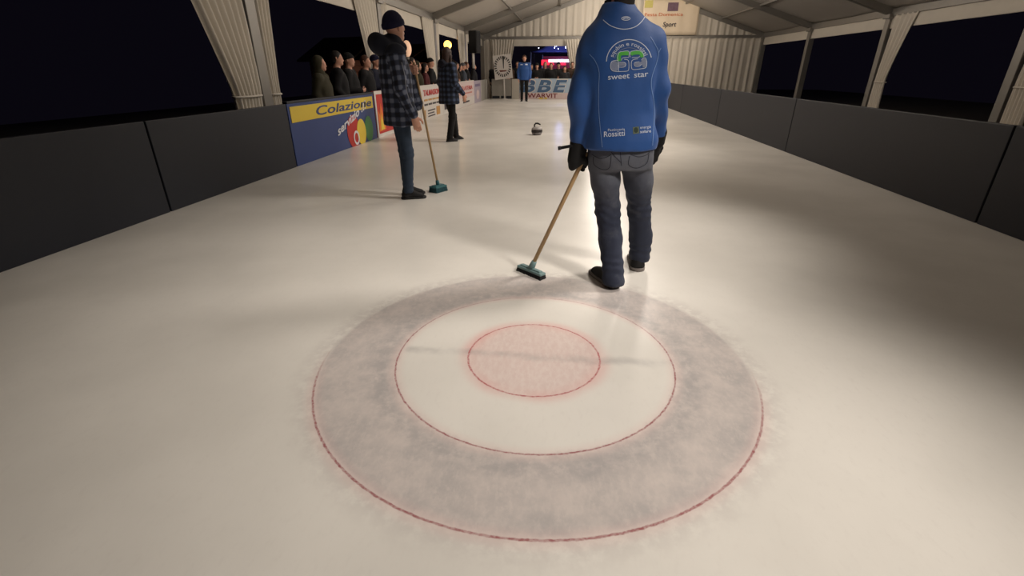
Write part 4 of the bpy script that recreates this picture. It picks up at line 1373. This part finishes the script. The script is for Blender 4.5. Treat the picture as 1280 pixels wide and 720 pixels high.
# where the broom stands, in his own frame
Mp = Matrix.Translation(p2.location) @ Matrix.Rotation(p2.rotation_euler.z, 4, 'Z')
bf = c2w(*pp(548, 239, z=0)[:2])
hp = pp(519, 87, y=b0[1] + .17)
hpw = c2w(hp[0], hp[1], hp[2])
C = np.array(Mp.inverted() @ hpw)
bfl = np.array(Mp.inverted() @ Vector((bf.x, bf.y, .06)))
ax = unit(C - bfl)
J['wri_l'] = C + A(-.035, -.060, -.005)
ep = pp(521, 130, y=b0[1] + .20)
J['elb_l'] = np.array(Mp.inverted() @ c2w(*ep))
hl = grip(J['wri_l'], C, ax, sgn=1, hr=.012, s=.98)
hr_ = hand(J['wri_r'], (-.05, .25, -1), (-1, .1, 0), side=-1, curl=.38, s=.98)
bf_ = body_field(J, s, [hl, hr_], .9)
sculpt('body', bf_, .016, M_skin, p2, tuple(tuple(list(a) + list(b)) for a, b in zip(fine_boxes([J['head']], .14 * s, .008), fine_boxes([C, J['wri_r'] + A(0, .03, -.09)], .085, .0055))))
sculpt('beanie', beanie_field(J, s, .012), .0075, M_navy, p2)
tu, al, ar = coat_parts(J, s, .71, 1.03)
cf = coat_field(tu, al, ar, .009, 1.0)
jk = sculpt('jacket', cf, .013, M_plaid, p2)
plaid_uv(jk, [(tu, torso_uv(0, 0, .18)), (cap(J['sho_l'], J['elb_l'], .078, .064), limb_uv(J['sho_l'], J['elb_l'], .072)), (cap(J['elb_l'], J['wri_l'], .064, .05), limb_uv(J['elb_l'], J['wri_l'], .06)),
              (cap(J['sho_r'], J['elb_r'], .078, .064), limb_uv(J['sho_r'], J['elb_r'], .072)), (cap(J['elb_r'], J['wri_r'], .064, .05), limb_uv(J['elb_r'], J['wri_r'], .06))])
# dark hood and shoulder yoke lying over the plaid
n = J['neck']
hood = union([ell(n + A(0, -.128, .040), (.118, .078, .082)), cap(n + A(0, -.01, .0), n + A(0, .012, .045), .088, .082), cap(n + A(-.10, -.05, -.015), n + A(-.05, .085, .0), .058, .05), cap(n + A(.10, -.05, -.015), n + A(.05, .085, .0), .058, .05), cap(n + A(-.08, -.1, 0), n + A(.08, -.1, 0), .07)], .045)
sculpt('hood', wrap(hood, lambda P: hood(P) + .010 * vnoise(P + 7, (14, 14, 14))), .0105, M_navyc, p2)
yk = union([cap(n + A(0, 0, -.05), J['sho_l'] + A(.01, 0, .01), .085, .076), cap(n + A(0, 0, -.05), J['sho_r'] + A(-.01, 0, .01), .085, .076), ell(n + A(0, -.0, -.08), (.17, .13, .07))], .03)
yk.lo = yk.lo - .03; yk.hi = yk.hi + .03
yf = wrap(yk, lambda P: np.maximum(cf(P) - .013, (n[2] - .085) - P[:, 2] + .12 * np.abs(P[:, 0])))
sculpt('yoke', yf, .0105, M_navyc, p2)
zp = [(0.02, .0, 0)]
sculpt('jeans', trousers_field(J, s, (.086, .064, .054), hem=.06), .012, M_bluejean, p2)
shoes_for(J, s, p2, M_shoe, M_dsole, tall=.15)
bpy.context.view_layer.update()
bk = bvh_of([jk])
print_on('zip_strip', ribbon2(dense([(502, 78), (506, 95), (508, 112), (512, 126), (517, 137)], 1.2), .9), mat('zip_grey', (120, 122, 130), .5), jk, bk, .002)
top = C + ax * .07
topw = Mp @ Vector(tuple(top))
hv = c2w(*pp(556, 236, z=.03)[:2]) - c2w(*pp(541, 240, z=.03)[:2])
broom('curling_broom', (bf.x, bf.y, 0), topw, (hv.x, hv.y), .085, .055, .045, 'teal push broom held upright by the person in the navy beanie', M_teal, M_bristleg, r=.0115)

# ------------------------------------------------------------------ smaller walker in dark plaid
b0 = pp(564, 176, z=0)
pw = c2w(b0[0], b0[1], 0)
s = .875
fx = math.atan2(.62, .78)
p3 = empty('person', (pw.x, pw.y, 0), YAW + fx - R(90), 'smaller person in dark plaid jacket and black trousers walking along the ice', 'person')
J = pose(s, 'down', lean=-.01, stride=.0); J['hyaw'] = .5
J['ank_l'] += A(0, .17, .0); J['toe_l'] += A(0, .17, 0); J['kne_l'] += A(0, .10, 0)
J['ank_r'] += A(0, -.09, .0); J['toe_r'] += A(0, -.09, 0); J['kne_r'] += A(0, -.03, 0)
J['wri_r'] = A(.24, .20, .93) * s; J['elb_r'] = A(.25, -.01, 1.13) * s
hs = [hand(J['wri_' + a], (0, .25, -1), (-1 if a == 'r' else 1, .1, 0), side=(-1 if a == 'r' else 1), curl=.4, s=.9) for a in 'lr']
sculpt('body', body_field(J, s, hs, .85), .017, M_skin, p3, tuple(tuple(list(a) + list(b)) for a, b in zip(fine_boxes([J['head']], .14 * s, .010), fine_boxes([J['wri_r'] + A(0, .03, -.08), J['wri_l'] + A(0, .03, -.08)], .075, .007))))
sculpt('hair', hair_field(J, s * 1.06, True), .010, mat('dark_brown_hair', (52, 30, 22), .6, vary=.3, scale=80), p3)
tu, al, ar = coat_parts(J, s, .74 * s, 1.17)
cf = coat_field(tu, al, ar, .009, 2.0)
jk = sculpt('jacket', cf, .014, M_plaid2, p3)
plaid_uv(jk, [(tu, torso_uv(0, 0, .18)), (cap(J['sho_l'], J['elb_l'], .07, .06), limb_uv(J['sho_l'], J['elb_l'], .072)), (cap(J['elb_l'], J['wri_l'], .06, .05), limb_uv(J['elb_l'], J['wri_l'], .06)),
              (cap(J['sho_r'], J['elb_r'], .07, .06), limb_uv(J['sho_r'], J['elb_r'], .072)), (cap(J['elb_r'], J['wri_r'], .06, .05), limb_uv(J['elb_r'], J['wri_r'], .06))])
n = J['neck']
hood = union([ell(n + A(0, -.10, -.0), (.10, .06, .08)), cap(n + A(-.08, -.04, -.02), n + A(-.04, .07, -.03), .04), cap(n + A(.08, -.04, -.02), n + A(.04, .07, -.03), .04)], .03)
sculpt('hood', hood, .014, M_navyc, p3)
sculpt('trousers', trousers_field(J, s, (.088, .072, .066), hem=.05), .014, M_black, p3)
shoes_for(J, s, p3, M_shoe, M_dsole, tall=.15)

# ------------------------------------------------------------------ far man in blue
b0 = pp(655, 126.5, z=0)
pw = c2w(b0[0], b0[1], 0)
s = .99
p4 = empty('person', (pw.x, pw.y, 0), YAW + R(180), 'person in blue jacket and dark trousers standing far off beside the dial board', 'person')
J = pose(s, 'down')
hs = [hand(J['wri_' + a], (0, .2, -1), (-1 if a == 'r' else 1, .1, 0), side=(-1 if a == 'r' else 1), curl=.4) for a in 'lr']
sculpt('body', body_field(J, s, hs, .85), .018, M_skin, p4, tuple(tuple(list(a) + list(b)) for a, b in zip(fine_boxes([J['head']], .14 * s, .011), fine_boxes([J['wri_r'] + A(0, .02, -.08), J['wri_l'] + A(0, .02, -.08)], .075, .008))))
sculpt('hair', hair_field(J, s), .012, M_brown, p4)
tu, al, ar = coat_parts(J, s, .83, 1.05)
jk4 = sculpt('jacket', coat_field(tu, al, ar, .008, 3.0), .016, M_blue, p4)
sc = cap(J['neck'] + A(0, .0, -.02), J['neck'] + A(0, .01, .035), .088, .075)
sculpt('scarf', wrap(sc, lambda P: sc(P) + .004 * np.sin(P[:, 2] * 160)), .012, M_black, p4)
sculpt('trousers', trousers_field(J, s), .015, M_black, p4)
shoes_for(J, s, p4, M_shoe, M_dsole)
bpy.context.view_layer.update()
bk = bvh_of([jk4])
print_on('chest_print', join_geo(ribbon2([(650.5, 81), (652.5, 80.6), (653.5, 81)], 1.0), ribbon2([(656.5, 80.6), (659.5, 80.6)], 1.6)), M_print, jk4, bk, .004)

# ------------------------------------------------------------------ spectators
COATS = {'black': (17, 16, 19), 'dark grey': (44, 43, 47), 'navy': (24, 28, 48), 'brown': (70, 50, 38), 'olive': (62, 58, 42), 'maroon': (82, 30, 34), 'tan': (128, 102, 74), 'slate': (66, 72, 84), 'rust': (120, 66, 40), 'cream': (176, 164, 146)}
def cm(n): return mat('coat_' + n.replace(' ', '_'), COATS[n], .9, vary=.15, scale=14)
HAIRS = {'dark': M_hair, 'brown': M_brown, 'grey': M_grhair}
HATS = {'black': mat('knit_black', (18, 17, 19), .95, bump=.4), 'red': mat('knit_red', (140, 34, 36), .95, bump=.4), 'grey': mat('knit_grey', (98, 96, 100), .95, bump=.4), 'navy': M_navy, 'white': mat('knit_white', (200, 194, 186), .95, bump=.4)}

def make_spectator(kind):
    s_ = {'man': .97, 'woman': .92, 'hatted': .96, 'hooded': .94}[kind]
    J = pose(s_, {'man': 'pocket', 'woman': 'front', 'hatted': 'front', 'hooded': 'pocket'}[kind])
    root = empty('spectator', (0, 0, 0))
    if kind in ('woman', 'hatted'):
        hs = [hand(J['wri_' + a], (.6 if a == 'l' else -.6, .35, .1), (0, -1, .2), side=(-1 if a == 'r' else 1), curl=.6) for a in 'lr']
    else:
        hs = [hand(J['wri_' + a], (-.3 if a == 'r' else .3, .3, -1), (-1 if a == 'r' else 1, .1, 0), side=(-1 if a == 'r' else 1), curl=.4) for a in 'lr']
    ctr = [J['wri_' + a] + (A(.05 if a == 'l' else -.05, .03, .02) if kind in ('woman', 'hatted') else A(0, .03, -.07)) for a in 'lr']
    sculpt('body', body_field(J, s_, hs, .85), .024, M_skin, root, tuple(tuple(list(a) + list(b)) for a, b in zip(fine_boxes([J['head']], .13, .0125), fine_boxes(ctr, .07, .011))))
    tu, al, ar = coat_parts(J, s_, {'man': .78, 'woman': .62, 'hatted': .72, 'hooded': .7}[kind], {'man': 1.1, 'woman': 1.0, 'hatted': 1.12, 'hooded': 1.15}[kind])
    sculpt('coat', coat_field(tu, al, ar, .011, 1.7), .02, cm('black'), root)
    sculpt('trousers', trousers_field(J, s_), .024, M_bluejean, root)
    if kind == 'woman': sculpt('hair', hair_field(J, s_, True), .014, M_hair, root)
    elif kind == 'man': sculpt('hair', hair_field(J, s_), .014, M_hair, root)
    elif kind == 'hatted': sculpt('beanie', beanie_field(J, s_), .013, HATS['black'], root)
    else:
        c = np.array(J['head'])
        hd = ell(c + A(0, -.03, .02) * s_, A(.112, .118, .135) * s_)
        hu = union([hd, cap(J['neck'] + A(0, -.02, -.02), J['neck'] + A(0, -.01, .03), .10, .095)], .03)
        inner = ell(c + A(0, .09, -.01), A(.075, .12, .10) * s_)
        sculpt('hood', wrap(hu, lambda P: np.maximum(hu(P), -inner(P)) + .006 * vnoise(P, (12, 12, 12))), .014, cm('black'), root)
    shoes_for(J, s_, root, M_shoe, M_dsole)
    for ch in root.children:
        for sl in ch.material_slots:
            mm = sl.material; sl.link = 'OBJECT'; sl.material = mm
    return root

def place_spectator(root, first, loc, rz, sc_, label, group, coat, top):
    if first: r = root
    else:
        r = root.copy(); COL.objects.link(r)
        for ch in root.children:
            c = ch.copy(); COL.objects.link(c); c.parent = r
            for g in ch.children:
                d = g.copy(); COL.objects.link(d); d.parent = c
    r.location = loc; r.rotation_euler = (0, 0, rz); r.scale = (sc_, sc_, sc_)
    tag(r, label, 'person', group)
    for ch in r.children:
        b = ch.name.split('.')[0]
        if b in ('coat', 'hood'): ch.material_slots[0].material = cm(coat)
        elif b == 'hair': ch.material_slots[0].material = HAIRS[top]
        elif b == 'beanie': ch.material_slots[0].material = HATS[top]
    return r

KIND = {'man': 'short %s hair', 'woman': 'long %s hair', 'hatted': 'a %s knitted hat', 'hooded': 'the hood up'}
proto = {k: make_spectator(k) for k in KIND}
used = {k: False for k in KIND}
# (position along the boards, distance behind them, kind, coat, head colour, scale, turn)
left_row = [(8.35, .42, 'hooded', 'olive', 'dark', .97, 10), (8.98, .40, 'man', 'black', 'dark', 1.0, 25), (9.62, .46, 'hatted', 'black', 'black', 1.0, 10), (10.35, .42, 'man', 'black', 'brown', .98, 0), (10.98, .45, 'hatted', 'navy', 'navy', 1.0, 0), 
            (12.78, .42, 'woman', 'tan', 'brown', .97, 20), (13.45, .40, 'man', 'black', 'dark', 1.0, 20), (14.12, .44, 'hooded', 'olive', 'dark', .98, 15), (14.8, .42, 'woman', 'maroon', 'dark', .98, 10), (15.45, .42, 'hatted', 'black', 'black', 1.02, 10), (17.75, .42, 'woman', 'rust', 'brown', 1.0, 20),
            (18.42, .42, 'hatted', 'black', 'black', 1.0, 10), (19.08, .42, 'man', 'brown', 'dark', .98, 10), (19.72, .42, 'woman', 'black', 'dark', 1.0, 10), (20.38, .42, 'hatted', 'slate', 'grey', .98, 10), (21.04, .42, 'man', 'black', 'brown', 1.0, 10), (22.75, .42, 'hooded', 'dark grey', 'dark', 1.0, 10)]
for i, (v, off, k, coat, top, sc_, turn) in enumerate(left_row):
    hd = KIND[k] % top if '%s' in KIND[k] else KIND[k]
    place_spectator(proto[k], not used[k], (LW - off - .05, v, GROUND), R(-90 - turn * -1), sc_, 'spectator in %s coat with %s, %s along left boards' % (coat, hd, ordn[i]), 'spectators behind the left boards', coat, top)
    used[k] = True
back_row = [(-3.32, .46, 'man', 'dark grey', 'dark', 1.0), (-2.68, .46, 'hatted', 'brown', 'grey', 1.0), (-2.02, .46, 'woman', 'black', 'dark', 1.0), (-1.38, .46, 'hatted', 'black', 'black', 1.0), (-.74, .46, 'man', 'black', 'brown', 1.0), (-.12, .46, 'woman', 'dark grey', 'brown', .97), (.50, .46, 'hatted', 'olive', 'red', 1.0), (1.14, .46, 'man', 'navy', 'dark', 1.0)]
for i, (u, off, k, coat, top, sc_) in enumerate(back_row):
    hd = KIND[k] % top if '%s' in KIND[k] else KIND[k]
    place_spectator(proto[k], False, (u, VB + off + .05, GROUND), R(180), sc_, 'spectator in %s coat with %s, %s along the back boards' % (coat, hd, ordn[i]), 'spectators behind the back boards', coat, top)
second = [(-3.0, 1.15, 'hatted', 'navy', 'white', 1.02), (-2.34, 1.15, 'man', 'black', 'dark', 1.04), (-1.68, 1.15, 'woman', 'black', 'dark', 1.03), (-1.04, 1.15, 'man', 'dark grey', 'grey', 1.03), (-.42, 1.15, 'hatted', 'black', 'black', 1.03), (.22, 1.15, 'man', 'brown', 'brown', 1.03), (.86, 1.15, 'hooded', 'black', 'dark', 1.03)]
for i, (u, off, k, coat, top, sc_) in enumerate(second):
    hd = KIND[k] % top if '%s' in KIND[k] else KIND[k]
    place_spectator(proto[k], False, (u, VB + off + .05, GROUND), R(180), sc_, 'spectator in %s coat with %s, %s of the back second row' % (coat, hd, ordn[i]), 'second row behind the back boards', coat, top)

# ------------------------------------------------------------------ light
w = bpy.data.worlds.new('night'); SC.world = w; w.use_nodes = True
w.node_tree.nodes['Background'].inputs[0].default_value = (.010, .008, .016, 1)
w.node_tree.nodes['Background'].inputs[1].default_value = .25

def spot(loc, tgt, power, ang, blend, col=(1, .915, .82), rad=.45):
    l = bpy.data.lights.new('flood', 'SPOT'); l.energy = power; l.color = col; l.spot_size = R(ang); l.spot_blend = blend; l.shadow_soft_size = rad
    o = bpy.data.objects.new('flood', l); COL.objects.link(o)
    o.location = loc
    o.rotation_euler = (Vector(tgt) - Vector(loc)).to_track_quat('-Z', 'Y').to_euler()
    return o
UL = 3.4
for v, t, pw_, an in ((-.5, (-.12, 1.70, 0), 1300, 44), (4.2, (-.2, 3.8, 0), 900, 48), (9.0, (-.8, 8.4, 0), 620, 76), (14.0, (-.8, 13.0, 0), 480, 82), (18.8, (-.8, 18.5, 0), 380, 84), (22.6, (-.9, 22.6, 0), 300, 84)):
    spot((UL, v, 4.3), t, pw_, an, 1.0)
spot((5.2, 20.5, 3.2), (3.4, 27, 3.0), 330, 80, .8, (1, .85, .68))
def point(loc, power, col, rad=.1):
    l = bpy.data.lights.new('lamp_and_fill_light', 'POINT'); l.energy = power; l.color = col; l.shadow_soft_size = rad
    o = bpy.data.objects.new('lamp_and_fill_light', l); COL.objects.link(o); o.location = loc
for v, p_ in ((9.5, 130), (14.5, 150), (19.5, 150), (24.2, 110)):
    point((1.6, v, 3.7), p_, (1, .90, .79), .3)  # fill lights added under the roof to brighten the fabric, no fixtures
point((-.4, 33.2, 2.2), 60, (.35, .45, 1.0))
point((-.4, 31.6, 3.6), 60, (.40, .45, 1.0))  # added fill before the canopy, brightens the front slope of its opaque cloth
point((lamp_pos.x + .25, lamp_pos.y, lamp_pos.z - .1), 9, (1, .62, .30), .1)

SC.view_settings.view_transform = 'Standard'
SC.view_settings.look = 'None'
SC.view_settings.gamma = 1
SC.view_settings.use_curve_mapping = False
SC.view_settings.exposure = 0.0
SC.cycles.max_bounces = 8
